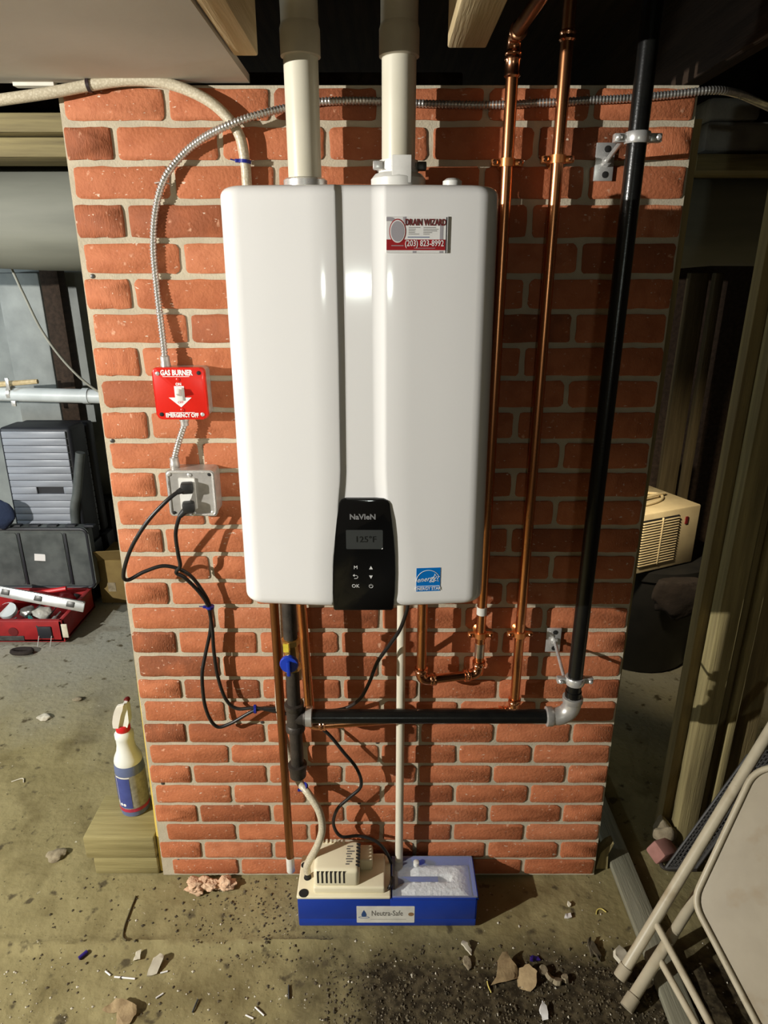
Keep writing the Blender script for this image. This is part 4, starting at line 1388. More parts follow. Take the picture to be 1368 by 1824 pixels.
cord('heater_cord', (333, 869), [(316, 877, 0.085), (296, 893, 0.095), (262, 930, 0.10), (233, 978, 0.095), (220, 1022, 0.085), (228, 1033, 0.075), (258, 1018, 0.065), (295, 1008, 0.055), (335, 1022, 0.045), (362, 1055, 0.035), (374, 1082, 0.030), (375, 1120, 0.030), (366, 1165, 0.035), (360, 1205, 0.045), (366, 1260, 0.045), (384, 1293, 0.04), (410, 1289, 0.035), (455, 1265, 0.03), (495, 1262, 0.028), (560, 1266, 0.028), (610, 1263, 0.03), (640, 1246, 0.045), (658, 1215, 0.055), (672, 1180, 0.065), (695, 1147, 0.085), (712, 1122, 0.10), (724, 1090, 0.12), (727, 1070, 0.13)],
     'black power cord making the wide outer loop, from the upper outlet socket')
pe_ = Vector((sx1 + 0.012, -0.10, zd + 0.045))
cord('pump_cord', (336, 903), [(320, 920, 0.080), (313, 950, 0.075), (317, 985, 0.065), (321, 1008, 0.06), (314, 1020, 0.055), (330, 1030, 0.05), (355, 1055, 0.04), (371, 1081, 0.036), (378, 1120, 0.034), (381, 1160, 0.032), (388, 1205, 0.03), (402, 1245, 0.03), (422, 1262, 0.03), (455, 1261, 0.03), (495, 1268, 0.030), (540, 1280, 0.030), (580, 1303, 0.035), (612, 1340, 0.045), (636, 1370, 0.05), (643, 1400, 0.05), (622, 1421, 0.05), (601, 1441, 0.05), (594, 1468, 0.045), (608, 1490, 0.045), (640, 1489, 0.045), (672, 1500, 0.05), (692, 1525, 0.055), (699, 1552, 0.06)],
     'black power cord hanging inside the loop, from the lower outlet socket', [F(697, 1572, zd + 0.012), F(692, 1584, zd + 0.004)])
tie('cable_tie', 374, 1081, 0.033, (0.1, 0, 1), 0.0085, 'tieblue', 'blue cable tie bundling the two black cords left of the heater bottom')
tie('cable_tie', 455, 1264, 0.030, (1, 0, 0.0), 0.0080, 'tieblue', 'blue cable tie bundling the black cords beside the relief pipe', False)

# ------------------------------------------------------------------ spray bottle on a timber block
BZ = 0.137
bl0, bl1 = W(146, 1493).x, -0.45
blk = obj('timber_block', bx(bl0, bl1, 0.0165 + 0.075, 0.24, 0.0, BZ, 0.006), M['wood_block'])
# front edge must reach the wall line left of the panel
bpy.data.objects.remove(blk)
tm = thing('timber_block', ((bl0 + lx(0.1)) / 2, 0.08, 0), 'weathered timber sill block on the floor left of the brick wall', 'timber')
xr = lx(0.0) - 0.013
obj('lower_board', bx(bl0 + 0.018, xr, 0.002, 0.150, 0.0, 0.060, 0.005), M['wood_block'], tm)
obj('upper_board', bx(bl0, xr, 0.0, 0.165, 0.0605, BZ, 0.006), M['wood_block'], tm)
bc = F(236, 1452, BZ)
bx_, by_ = bc.x, bc.y + 0.03
t = thing('spray_bottle', (bx_, by_, BZ), 'translucent spray bottle with blue liquid and white trigger on the timber block', 'bottle')
sc = 1.04


def bl(prof, m, name, par=None, seg=28):
    return obj(name, lathe(B(), [(r * sc, h * sc) for r, h in prof], (bx_, by_, BZ), seg=seg), M[m], par or t)


bl([(0.034, 0.0), (0.0385, 0.004), (0.0395, 0.012), (0.0395, 0.150), (0.0385, 0.160), (0.037, 0.168)], 'bottleblue', 'liquid_body')
bl([(0.037, 0.168), (0.0375, 0.172), (0.035, 0.184), (0.027, 0.202), (0.0235, 0.222), (0.0235, 0.240), (0.025, 0.246), (0.025, 0.258), (0.019, 0.266), (0.016, 0.268)], 'bottle', 'shoulder')


def arc_label(name, a0, a1, h0, h1, m, r=0.0402, par=None):
    bm = B()
    n = 14
    lo = [bm.verts.new((bx_ + sc * r * math.cos(R(a0 + (a1 - a0) * k / n)), by_ + sc * r * math.sin(R(a0 + (a1 - a0) * k / n)), BZ + sc * h0)) for k in range(n + 1)]
    hi = [bm.verts.new((v.co.x, v.co.y, BZ + sc * h1)) for v in lo]
    for k in range(n):
        bm.faces.new((lo[k], lo[k + 1], hi[k + 1], hi[k]))
    return obj(name, bm, M[m], par or t, 80)


lbo = arc_label('label', 130, 410, 0.022, 0.140, 'labelgrey')
arc_label('label_panel', 228, 285, 0.034, 0.134, 'labelblue', 0.0405, lbo)
arc_label('label_panel', 195, 222, 0.052, 0.134, 'labelblue', 0.0405, lbo)
arc_label('label_stripe', 130, 410, 0.020, 0.031, 'labelred', 0.0406, lbo)
arc_label('label_panel', 226, 287, 0.136, 0.139, 'printwhite', 0.0405, lbo)
arc_label('label_panel', 226.5, 228.5, 0.034, 0.138, 'printwhite', 0.0406, lbo)
for ang in (240, 254):
    a = R(ang)
    c = Vector((bx_ + sc * 0.0405 * math.cos(a), by_ + sc * 0.0405 * math.sin(a), BZ + sc * 0.045))
    obj('label_mark', lathe(B(), [(0.0045, 0), (0.0045, 0.0006), (0.003, 0.0007)], c, (math.cos(a), math.sin(a), 0), 14), M['printwhite'], lbo)
bl([(0.0175, 0.266), (0.019, 0.268), (0.019, 0.282), (0.0165, 0.286)], 'redcap', 'collar')
bc_ = W(0, 0)
dist_b = by_ + CD


def zp(u, v, dy):
    """head outline point: u, v in image pixels from the collar centre, in the plane of the bottle"""
    return Vector((bx_ + u * 0.00157, by_ + dy, BZ + sc * 0.284 + v * 0.00165))


lev = [(-13, 0), (-12.5, 12), (-9, 25), (-5, 36), (0, 45), (14, 48), (10, 38), (5, 27), (1, 14), (-2, 0)]
hd = obj('trigger_head', prism(B(), [zp(u, v, 0.012) for u, v in [(-8, -1), (-4, 14), (0, 27), (5, 38), (9, 46), (15, 46), (16, 34), (15, 10), (11, -1)]], (0, -0.024, 0)), M['bottle'], t)
bm = prism(B(), [zp(u, v, -0.008) for u, v in lev], (0, -0.012, 0))
bmesh.ops.bevel(bm, geom=bm.edges[:], offset=0.002, segments=2, affect='EDGES')
obj('trigger_lever', bm, M['trigger'], hd)
obj('nozzle', lathe(B(), [(0.007, 0), (0.008, 0.006), (0.006, 0.012)], zp(11, 46, 0.004), (0.35, 0.9, 0.1), 12), M['carddark'], hd)

# ------------------------------------------------------------------ left background: tool case, crates, pipe, cable
# white drain pipe on the rear wall
PY = 1.70
p0, p1 = W(-160, 698, -PY), W(172, 706, -PY)
t = thing('wall_drain_pipe', ((p0.x + p1.x) / 2, PY, p1.z), 'white plastic drain pipe running level across the grey rear wall', 'pipe')
obj('pipe_run', tube(B(), [p0, p1, p1 + (p1 - p0) * 1.2], 0.033, 20), M['pvc_white'], t)
c = W(148, 705, -PY)
d = (p1 - p0).normalized()
obj('coupling', lathe(B(), [(0.033, 0), (0.037, 0.001), (0.037, 0.03), (0.033, 0.032)], c, d, 20), M['pvc_white'], t)
c = W(20, 700, -PY)
bm = lathe(B(), [(0.034, -0.008), (0.036, -0.008), (0.036, 0.008), (0.034, 0.008)], c, d, 20)
bx(c.x + 0.005, c.x + 0.02, PY - 0.042, PY - 0.036, c.z + 0.02, c.z + 0.075, 0.001, bm)
bx(c.x + 0.015, c.x + 0.035, PY - 0.044, PY - 0.034, c.z - 0.055, c.z - 0.03, 0.001, bm)
obj('strap', bm, M['zinc'], t)
# hanging cable
pts = [W(-30, 430, -1.36), W(10, 462, -1.36), W(40, 520, -1.38), W(75, 590, -1.40), W(120, 650, -1.42), W(170, 694, -1.45), W(230, 720, -1.48)]
tag(obj('slack_cable', tube(B(), spline(pts, 8), 0.0055, 8), M['cable_grey'], None, 80), 'thin pale cable drooping across the grey rear wall', 'cable')
# wooden stick lying on the pipe
a, b_ = W(-40, 692, -PY + 0.01), W(68, 684, -PY + 0.01)
tag(obj('wood_stick', tube(B(), [a + Vector((0, 0, 0.012)), b_ + Vector((0, 0, 0.012))], [0.014, 0.011], 8), M['wood_joist']), 'pale wooden stick lying on the white drain pipe', 'stick')

# grey ribbed totes
GY = 1.68


def tote(x0, x1, z0, z1, y0, y1, label, rows_, rot=0.0, lean=0.0):
    t = thing('storage_case', ((x0 + x1) / 2, y0, z0), label, 'storage case')
    obj('shell', bx(x0, x1, y0, y1, z0, z1, 0.02, None, 3), M['crate_dark'], t)
    h = (z1 - z0 - 0.03) / rows_
    for k in range(rows_):
        if rows_ == 17 and k in (8,):
            obj('rib', bx(x0 + 0.02, x0 + (x1 - x0) * .42, y0 - 0.012, y0 + 0.01, z0 + 0.015 + h * k, z0 + 0.015 + h * (k + 0.97), 0.003), M['crate_grey'], t)
            obj('rib', bx(x0 + (x1 - x0) * .80, x1 - 0.02, y0 - 0.012, y0 + 0.01, z0 + 0.015 + h * k, z0 + 0.015 + h * (k + 0.97), 0.003), M['crate_grey'], t)
            continue
        obj('rib', bx(x0 + 0.02, x1 - 0.02, y0 - 0.012, y0 + 0.01, z0 + 0.015 + h * k, z0 + 0.015 + h * (k + 0.93), 0.003), M['crate_grey'], t)
    t.rotation_euler = (lean, 0, rot)
    return t


g0, g1 = W(0, 770, -GY), W(122, 770, -GY)
gzb = 0.0
tote(g0.x - 0.02, g1.x, 0.30, W(60, 763, -GY).z, GY, GY + 0.17, 'grey ribbed storage case standing behind the open red tool case', 17, 0, R(-1.5))
h0, h1 = W(25, 755, -1.86), W(150, 755, -1.86)
tote(h0.x, h1.x, 0.30, W(90, 755, -1.86).z, 1.90, 1.97, 'second grey ribbed storage case, half hidden behind the first', 18)
for x0, x1, y0, y1, lab in ((g0.x - 0.1, g1.x, GY - 0.015, GY + 0.18, 'dark low crate under the front grey storage case'), (h0.x - 0.02, h1.x + 0.02, 1.885, 1.975, 'dark low crate under the rear grey storage case')):
    bm = bx(x0, x1, y0, y1, 0, 0.296, 0.01)
    tag(obj('crate', bm, M['crate_dark']), lab, 'crate')
# rounded blue-grey handle standing beside the case
pts = [W(134, 926, -1.68), W(137, 880, -1.68), W(140, 845, -1.68), W(143, 806, -1.68)]
pts = [Vector((pts[0].x, pts[0].y, 0.0))] + pts
tag(obj('rolled_tube', tube(B(), spline(pts, 6), 0.022, 14), M['lid'], None, 80), 'blue-grey rounded tube standing right of the ribbed case', 'tube')
# small grey block, cardboard box, blue cloth
c = F(146, 1078, 0)
t0 = bx(W(140, 880, -2.08).x, W(166, 880, -2.08).x + 0.08, 2.08, 2.22, 0, W(150, 893, -2.08).z, 0.01)
tag(obj('crate', t0, M['crate_dark']), 'dark tall crate beside the grey storage cases', 'crate')
t0 = bx(W(139, 893, -2.08).x, W(158, 893, -2.08).x, 2.10, 2.16, W(150, 893, -2.08).z + 0.001, W(150, 878, -2.08).z + 0.03, 0.004)
tag(obj('metal_box', t0, M['crate_grey']), 'small grey box on the dark tall crate', 'box')
c0_, c1_ = F(182, 1074), F(226, 1074)
t = thing('cardboard_box', ((c0_.x + c1_.x) / 2, c0_.y + 0.1, 0), 'brown cardboard box on the floor between tool case and brick wall', 'box')
zc_ = W(190, 998, -(c0_.y)).z
obj('carton', bx(c0_.x, c1_.x + 0.12, c0_.y, c0_.y + 0.25, 0.0, zc_, 0.003), M['cardboard'], t)
a = W(193, 1047, -c0_.y)
obj('paper_label', bx(a.x, a.x + 0.04, c0_.y - 0.002, c0_.y, a.z - 0.02, a.z + 0.03), M['rubble'], t)
obj('flap', box(B(), (c0_.x + 0.10, c0_.y - 0.01, zc_ + 0.03), (0.20, 0.004, 0.09), Euler((R(35), 0, R(8)))), M['cardboard'], t)
cw_ = W(184, 988, -1.95)
tag(obj('paper_bag', bx(cw_.x - 0.02, cw_.x + 0.03, 1.95, 2.03, 0, cw_.z, 0.006), M['redcap']), 'red and white bag peeping out behind the tool case lid', 'bag')
tag(obj('paper_sheet', bx(cw_.x - 0.025, cw_.x + 0.04, 1.94, 2.04, cw_.z + 0.001, cw_.z + 0.03, 0.003), M['printwhite']), 'white folded sheet on the red bag', 'paper')

# red tool case
ca0, ca1 = F(-60, 1150), F(122, 1143)
yf, yb = F(60, 1148).y, F(60, 1148).y + 0.34
xr_, xl_ = ca1.x, ca1.x - 0.62
hc = 0.125
t = thing('tool_case', ((xl_ + xr_) / 2, (yf + yb) / 2, 0), 'open red tool case with black lid on the floor at the left', 'tool case')
bm = bx(xl_, xr_, yf, yb, 0.012, 0.03, 0.004)
obj('bottom', bm, M['case_red'], t)
for nm, q in (('front_wall', (xl_, xr_, yf, yf + 0.022)), ('back_wall', (xl_, xr_, yb - 0.022, yb)), ('side_wall', (xl_, xl_ + 0.022, yf, yb)), ('side_wall', (xr_ - 0.022, xr_, yf, yb))):
    ww = obj(nm, bx(*q, 0.012, hc, 0.006), M['case_red'], t)
    if nm == 'front_wall':
        for px in (82,):
            c = W(px, 1128, -yf)
            obj('latch', bx(c.x - 0.035, c.x + 0.03, yf - 0.008, yf + 0.004, 0.035, 0.095, 0.004), M['crate_dark'], ww)
            for s in (-0.03, 0.028):
                obj('latch_wire', tube(B(), [(c.x + s, yf - 0.008, 0.05), (c.x + s - 0.004, yf - 0.03, 0.006)], 0.002, 6), M['zinc'], ww)
        c = W(24, 1125, -yf)
        obj('round_recess', lathe(B(), [(0.022, 0), (0.022, 0.002), (0.012, 0.003)], (c.x, yf - 0.001, c.z), (0, -1, 0), 16), M['carddark'], ww)
        obj('logo_strip', bx(c.x - 0.12, c.x + 0.045, yf - 0.004, yf + 0.002, 0.022, 0.046, 0.002), M['tool_dark'], ww)
        c = W(117, 1127, -yf)
        obj('corner_bracket', bx(c.x - 0.016, c.x + 0.012, yf - 0.003, yf + 0.003, c.z - 0.025, c.z + 0.045, 0.003), M['paper'], ww)
obj('tray_divider', box(B(), (xr_ - 0.33, yf + 0.17, 0.10), (0.018, 0.28, 0.06), Euler((0, 0, R(-28))), 0.004), M['case_red'], t)
zl1 = W(80, 940, -yb).z
lid = thing
ld = plate(xl_ + 0.01, xr_ + 0.022, hc - 0.01, zl1, 0.03, yb + 0.05, yb + 0.004)
ldo = obj('lid', ld, M['lid'], t)
ldo['label'] = 'scuffed black hinged lid standing open'
lx0, lx1 = xl_ + 0.01, xr_ + 0.022
fr = [Vector((x, yb + 0.003, z)) for x, z in rrect(lx0 + 0.008, lx1 - 0.008, hc, zl1 - 0.008, 0.028)]
obj('lid_rim', tube(B(), fr + [fr[0], fr[1]], 0.008, 8), M['crate_dark'], ldo)
for px in (42, 123):
    x = W(px, 1000, -yb).x
    obj('lid_groove', bx(x - 0.006, x + 0.006, yb - 0.002, yb + 0.006, hc + 0.015, zl1 - 0.03, 0.002), M['crate_dark'], ldo)
for px0, px1 in ((46, 119), (128, 166), (2, 38)):
    x0, x1 = W(px0, 1000, -yb).x, W(px1, 1000, -yb).x
    obj('lid_panel', plate(x0, x1, hc + 0.02, zl1 - 0.028, 0.012, yb + 0.006, yb + 0.0), M['lid'], ldo)
for k in range(5):
    x = lx0 + 0.25 + k * 0.09
    obj('hinge_lug', bx(x, x + 0.05, yb + 0.01, yb + 0.04, zl1 - 0.004, zl1 + 0.008, 0.003), M['crate_dark'], ldo)
c = W(71, 993, -(yb - 0.004))
bm = box(B(), (c.x, yb - 0.003, c.z), (0.050, 0.003, 0.036), Euler((0, R(8), R(10))))
tag(obj('paper_scrap', bm, M['printwhite']), 'torn white and blue label stuck on the black tool case lid', 'paper')
# level and tools
a, b_ = W(-20, 1050, -(yf + 0.10)), W(150, 1082, -(yf + 0.10))
d = (b_ - a)
ang = math.atan2(d.z, d.x)
t2 = thing('spirit_level', (a + b_) / 2, 'aluminium spirit level laid across the open red tool case', 'level')
rot = Matrix.Rotation(-ang, 3, 'Y').to_euler()
cc = (a + b_) / 2
cc.z = max(cc.z, hc + 0.02)
dl = d.length
rotz = Euler((R(-25), 0, R(-10)))
obj('rail', box(B(), cc, (dl, 0.008, 0.046), Euler((R(-20), math.atan2(-d.z, d.x), 0)), 0.002), M['alu'], t2)
obj('top_flange', box(B(), cc + Vector((0, 0.008, 0.022)), (dl, 0.026, 0.006), Euler((R(-20), math.atan2(-d.z, d.x), 0)), 0.001), M['alu'], t2)
for u in (-0.32, 0.02, 0.36):
    obj('vial_window', box(B(), cc + d * u * 1.0 + Vector((0, -0.006, 0.006)), (0.035, 0.004, 0.026), Euler((R(-20), math.atan2(-d.z, d.x), 0)), 0.002), M['tool_dark'] if u else M['tapeyellow'], t2)
a, b_ = F(30, 1062, hc + 0.03), F(118, 1048, hc + 0.06)
b2 = tube(B(), [a, b_], 0.011, 8)
tag(obj('red_level', b2, M['redcap']), 'red straight tool lying along the rear of the open tool case', 'tool')
tool_spots = [
    ('hammer', [(45, 1100), (72, 1078)], 0.008, 'tool_dark', 'dark tool handle slanting in the tool case near the steel parts', 'tool'),
    ('pliers', [(52, 1098), (66, 1116)], 0.010, 'tool_teal', 'teal-handled pliers in the red tool case', 'pliers'),
    ('putty_knife', [(90, 1110), (108, 1090)], 0.011, 'tool_steel', 'steel blade tool at the right of the red tool case', 'tool'),
    ('screwdriver', [(104, 1112), (126, 1088)], 0.007, 'redcap', 'red screwdriver near the right wall of the tool case', 'screwdriver'),
    ('screwdriver', [(116, 1110), (140, 1086)], 0.006, 'redcap', 'red screwdriver hugging the right wall of the tool case', 'screwdriver'),
    ('wrench', [(76, 1112), (100, 1082)], 0.006, 'tool_dark', 'dark thin wrench in the middle of the tool case', 'wrench'),
    ('chisel', [(8, 1112), (30, 1100)], 0.009, 'tool_dark', 'dark chisel at the left front of the tool case', 'chisel'),
]
for nm, ps, r, m, lab, cat in tool_spots:
    a, b_ = F(ps[0][0], ps[0][1], 0.075), F(ps[1][0], ps[1][1], 0.095)
    mid_ = (a + b_) / 2
    bm = tube(B(), [a, a + (b_ - a) * 0.1, mid_, mid_ + (b_ - a) * 0.02, b_], [r * 0.7, r, r, r * 0.5, r * 0.45], 8)
    tag(obj(nm, bm, M[m], None, 60), lab, cat)
for px, py, s, m, lab in ((50, 1090, 0.035, 'tool_steel', 'crumpled grey bag of steel parts in the tool case'), (76, 1092, 0.04, 'clearbag', 'clear bag of pale fittings in the middle of the tool case'), (26, 1112, 0.03, 'tool_dark', 'dark lump of small tools at the front of the tool case'), (118, 1066, 0.04, 'case_red', 'red rounded pouch at the rear right of the tool case'), (137, 1062, 0.03, 'tool_dark', 'dark pouch at the rear right corner of the tool case')):
    c = F(px, py, 0.08)
    bm = B()
    bmesh.ops.create_icosphere(bm, subdivisions=3, radius=s, matrix=Matrix.Translation(c))
    for v in bm.verts:
        dd = v.co - c
        v.co = c + Vector((dd.x * 1.2, dd.y, dd.z * 0.8)) * (1 + 0.35 * noise.noise(v.co * 40))
    tag(obj('tool_pouch', bm, M[m], None, 60), lab, 'pouch')
c = F(14, 1088, 0.10)
bm = lathe(B(), [(0.020, -0.012), (0.040, -0.012), (0.042, 0.0), (0.040, 0.012), (0.020, 0.012)], c, (0.1, -0.5, 0.8), 20)
tag(obj('tape_roll', bm, M['pvc_white']), 'round white roll of tape at the left in the tool case', 'tape')
c = F(38, 1166)
bm = tube(B(), [c + Vector((0.045 * math.cos(k), 0.02 * math.sin(k) + 0.01, 0.012)) for k in [2 * PI * i / 16 for i in range(17)]], 0.010, 8)
tag(obj('rubber_ring', bm, M['cloth_dark']), 'dark ring-shaped handle lying before the red tool case', 'ring')
c = W(2, 920, -1.48)
bm = B()
bmesh.ops.create_icosphere(bm, subdivisions=3, radius=0.075, matrix=Matrix.Translation((c.x - 0.06, 1.57, c.z - 0.02)))
for v in bm.verts:
    v.co += Vector((0, 0, 1)) * 0.03 * noise.noise(v.co * 20)
    v.co.y = 1.57 + (v.co.y - 1.57) * 0.3
tag(obj('blue_cloth', bm, M['bluecloth'], None, 60), 'dark blue cloth hanging at the left edge before the grey case', 'cloth')

# ------------------------------------------------------------------ right background
# stone blocks above the duct
for i, (pa, pb, ya, yb2, lab) in enumerate(((1262, 1358, 172, 214, 'rough grey stone block at the upper right, the smaller upper one'), (1258, 1460, 215, 270, 'rough grey stone block at the upper right, the wide lower one'))):
    YB = 0.62
    a, b_ = W(pa, (ya + yb2) / 2, -YB), W(pb, (ya + yb2) / 2, -YB)
    z1, z0 = W(pa, ya, -YB).z, W(pa, yb2, -YB).z
    bm = B()
    bx(a.x, b_.x, YB, YB + 0.13, z0, z1, 0.012, bm, 2)
    bmesh.ops.subdivide_edges(bm, edges=bm.edges[:], cuts=2, use_grid_fill=True)
    for v in bm.verts:
        v.co += Vector((0.3, 1, 0.3)) * 0.012 * noise.noise(v.co * 14)
    tag(obj('stone_block', bm, M['stone'], None, 30), lab, 'stone block')
YB = 0.60
a = W(1256, 272, -YB)
tag(obj('beam_right', bx(a.x - 0.02, 2.0, YB, YB + 0.15, a.z - 0.045, a.z - 0.002, 0.004), M['wood_beam']), 'wooden beam under the stone blocks at the right', kind='structure')

# posts


def post(px0, px1, pyref, Y, y1, z0, z1, m, label):
    a, b_ = W(px0, pyref, -Y), W(px1, pyref, -Y)
    return tag(obj('stud', bx(a.x, b_.x, Y, y1, z0, z1, 0.004), M[m]), label, kind='structure')


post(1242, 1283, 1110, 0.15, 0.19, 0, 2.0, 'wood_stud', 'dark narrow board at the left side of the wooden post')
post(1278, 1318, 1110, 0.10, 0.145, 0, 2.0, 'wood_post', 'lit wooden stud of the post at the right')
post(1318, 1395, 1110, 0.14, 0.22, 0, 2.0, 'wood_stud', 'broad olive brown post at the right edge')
post(1338, 1352, 1110, 0.115, 0.138, 0, 2.0, 'wood_post', 'narrow batten nailed on the broad post')
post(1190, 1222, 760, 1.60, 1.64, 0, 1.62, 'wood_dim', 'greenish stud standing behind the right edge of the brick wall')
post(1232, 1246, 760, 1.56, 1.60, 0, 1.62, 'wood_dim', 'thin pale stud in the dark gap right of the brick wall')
tag(obj('shade_sheet', bx(0.45, 1.99, 1.90, 1.95, 0, 1.66), M['wood_dark']), 'added dark sheet standing in for shade behind the air conditioner', kind='structure')  # dark sheet added to stand in for the unlit space

# bin with air conditioner on top
AY = 1.0
bb = W(1160, 1100, -1.22)
bcx, bcy, brd = W(1150, 1010, -1.22).x, 1.24, 0.27
zbin = W(1138, 1012, -AY).z - 0.005
t = thing('trash_bin', (bcx, bcy, 0), 'round black bin in the dark behind the brick wall', 'bin')
obj('drum', lathe(B(), [(brd * 0.82, 0), (brd * 0.85, 0.01), (brd, zbin - 0.05)], (bcx, bcy, 0), seg=32), M['bin'], t)
obj('rim', lathe(B(), [(brd, 0), (brd + 0.012, 0.005), (brd + 0.012, 0.045), (brd - 0.005, 0.05)], (bcx, bcy, zbin - 0.05), seg=32), M['bin'], t)
acr = Euler((0, 0, R(24)))
A0 = W(1138, 1008, -AY)
aw, ad, ah = 0.44, 0.34, 0.0
ah = 0.25
rm = acr.to_matrix()
# lower front right corner of the visible face
fr_ = W(1236, 978, -(AY + 0.06))
acx = fr_ - rm @ Vector((aw, 0, 0))
base = Vector((acx.x, acx.y, zbin + 0.006))
cA = base + rm @ Vector((aw / 2, ad / 2, 0))
t = thing('air_conditioner', cA, 'beige window air conditioner with louvred grille, sitting on the black bin', 'air conditioner')


def acp(x, y, z):
    return base + rm @ Vector((x, y, z))


def acbox(name, x0, x1, y0, y1, z0, z1, m, par, bev=0.003):
    return obj(name, box(B(), acp((x0 + x1) / 2, (y0 + y1) / 2, (z0 + z1) / 2), (x1 - x0, y1 - y0, z1 - z0), acr, bev), M[m], par)


cs = acbox('casing', 0, aw, 0, ad, 0, ah, 'ac', t, 0.006)
acbox('grille_back', 0.14, 0.325, -0.003, 0.002, 0.03, ah - 0.025, 'dark', t, 0)
for k in range(17):
    z = 0.033 + k * (ah - 0.060) / 17
    acbox('louvre', 0.14, 0.325, -0.008, -0.001, z, z + 0.005, 'ac', t, 0.001)
acbox('louvre_mullion', 0.235, 0.241, -0.009, -0.001, 0.03, ah - 0.025, 'ac', t, 0.001)
acbox('switch_window', 0.362, 0.374, -0.004, 0.001, ah - 0.07, ah - 0.04, 'carddark', t, 0)
pts = [acp(0.05, 0.10, ah + 0.006), acp(0.20, 0.07, ah + 0.008), acp(0.33, 0.10, ah + 0.008), acp(0.36, 0.16, ah + 0.008), acp(0.25, 0.20, ah + 0.008), acp(0.08, 0.17, ah + 0.010), acp(0.12, 0.11, ah + 0.018), acp(0.30, 0.12, ah + 0.02), acp(0.385, 0.14, ah + 0.012)]
cdv = obj('power_lead', tube(B(), spline(pts, 8), 0.006, 8), M['ac'], t, 80)
# dark cloth over the bin edge
cc = W(1185, 1030, -(AY))
bm = B()
bmesh.ops.create_icosphere(bm, subdivisions=4, radius=0.11, matrix=Matrix.Translation((cc.x + 0.03, AY - 0.08, zbin - 0.06)))
for v in bm.verts:
    v.co += Vector((0.4, 0.3, 1)) * 0.035 * noise.noise(v.co * 16)
    if v.co.z > zbin - 0.004:
        v.co.z = zbin - 0.004
    v.co.y = (AY - 0.09) + (v.co.y - (AY - 0.08)) * 0.30
tag(obj('rag', bm, M['cloth_dark'], None, 60), 'dark crumpled rag hanging before the black bin', 'cloth')

# sill plank on the floor, wood stub
px0 = F(1100, 1570, 0.02).x
px1 = F(1142, 1570, 0.02).x
tag(obj('floor_plank', bx(px0, px1, -1.2, 0.42, 0.0, 0.022, 0.004), M['plank']), 'long grey plank lying on the floor right of the brick wall', 'plank')
a = F(1078, 1560)
sb = B()
prism(sb, [Vector((a.x - 0.020, 0.020, 0)), Vector((a.x + 0.014, 0.020, 0)), Vector((a.x + 0.010, 0.020, 0.055)), Vector((a.x + 0.022, 0.020, 0.095)), Vector((a.x + 0.006, 0.020, 0.085)), Vector((a.x - 0.012, 0.020, 0.060))], (0, 0.03, 0))
tag(obj('wood_stub', sb, M['wood_post']), 'splintered wooden stub at the lower right corner of the brick wall', 'wood')

# ------------------------------------------------------------------ tipped folding table with tubular legs
TA, TB, TC = W(1234, 1605, 0.25), W(1342, 1374, 0.12), W(1362, 1850, 0.47)
nrm = (TB - TA).cross(TC - TA).normalized()
if nrm.y > 0:
    nrm = -nrm
ext = Vector((0.45, 0.02, 0.12))
t = thing('folding_table', F(1150, 1780, 0.0), 'rusty cream painted folding table tipped over, tubular legs toward the wall', 'folding table')
outl = []


def rcorner(p, a, b, r, n=6):
    a = (a - p).normalized()
    b = (b - p).normalized()
    return [p + a * r * (1 - k / n) ** 2 + b * r * (k / n) ** 2 for k in range(n + 1)]


TD = TB + Vector((0.42, 0.06, 0.02))
TE = TC + Vector((0.42, 0.06, -0.02))
TD = TD - nrm * (TD - TA).dot(nrm)
TE = TE - nrm * (TE - TA).dot(nrm)
outl = rcorner(TA, TB, TC, 0.035) + rcorner(TC, TA, TE, 0.03) + rcorner(TE, TC, TD, 0.03) + rcorner(TD, TE, TB, 0.03) + rcorner(TB, TD, TA, 0.035)
bm = prism(B(), [p + nrm * -0.004 for p in outl], nrm * -0.010)
tp = obj('table_top', bm, M['tablepaint'], t)
obj('rolled_rim', tube(B(), outl + [outl[0], outl[1]], 0.0075, 10), M['tubepaint'], tp)
inn = [p + ((TA + TB + TC + TD + TE) / 5 - p).normalized() * 0.045 for p in outl]
obj('pressed_panel', prism(B(), [p - nrm * 0.003 for p in inn], nrm * -0.004), M['tablepaint'], tp)
LR = 0.0135
f1 = F(1106, 1738, LR)
e1 = W(1395, 1262, 0.02)
f2 = F(1118, 1792, LR)
d1 = e1 - f1
lg1 = obj('leg', tube(B(), [f1, e1], LR, 16), M['tubepaint'], t)
obj('foot_cap', tube(B(), [f1 - d1.normalized() * 0.006, f1 + d1.normalized() * 0.026], LR + 0.0025, 16), M['rubber'], lg1)
e2 = W(1264, 1560, 0.165)
m2 = f2 + (e2 - f2) * 0.54
lg2 = obj('leg', tube(B(), [f2, m2], LR, 16), M['tubepaint'], t)
obj('foot_cap', tube(B(), [f2 - (e2 - f2).normalized() * 0.006, f2 + (e2 - f2).normalized() * 0.026], LR + 0.0025, 16), M['rubber'], lg2)
m3 = f2 + (e2 - f2) * 0.50
obj('leg_sleeve', tube(B(), [m3, e2], LR - 0.001, 16), M['tubepaint'], lg2)
r1a = W(1174, 1648, 0.26)
s1_ = f1 + d1 * ((r1a - f1).dot(d1) / d1.length_squared)
r1b = W(1285, 1862, 0.50)
obj('brace_rod', tube(B(), [s1_, r1b], 0.0085, 12), M['tubepaint'], t)
d2 = e2 - f2
r2a = W(1180, 1704, 0.32)
s2_ = f2 + d2 * ((r2a - f2).dot(d2) / d2.length_squared)
r2b = W(1246, 1836, 0.455)
obj('brace_rod', tube(B(), [s2_, r2b], 0.0080, 12), M['tubepaint'], t)

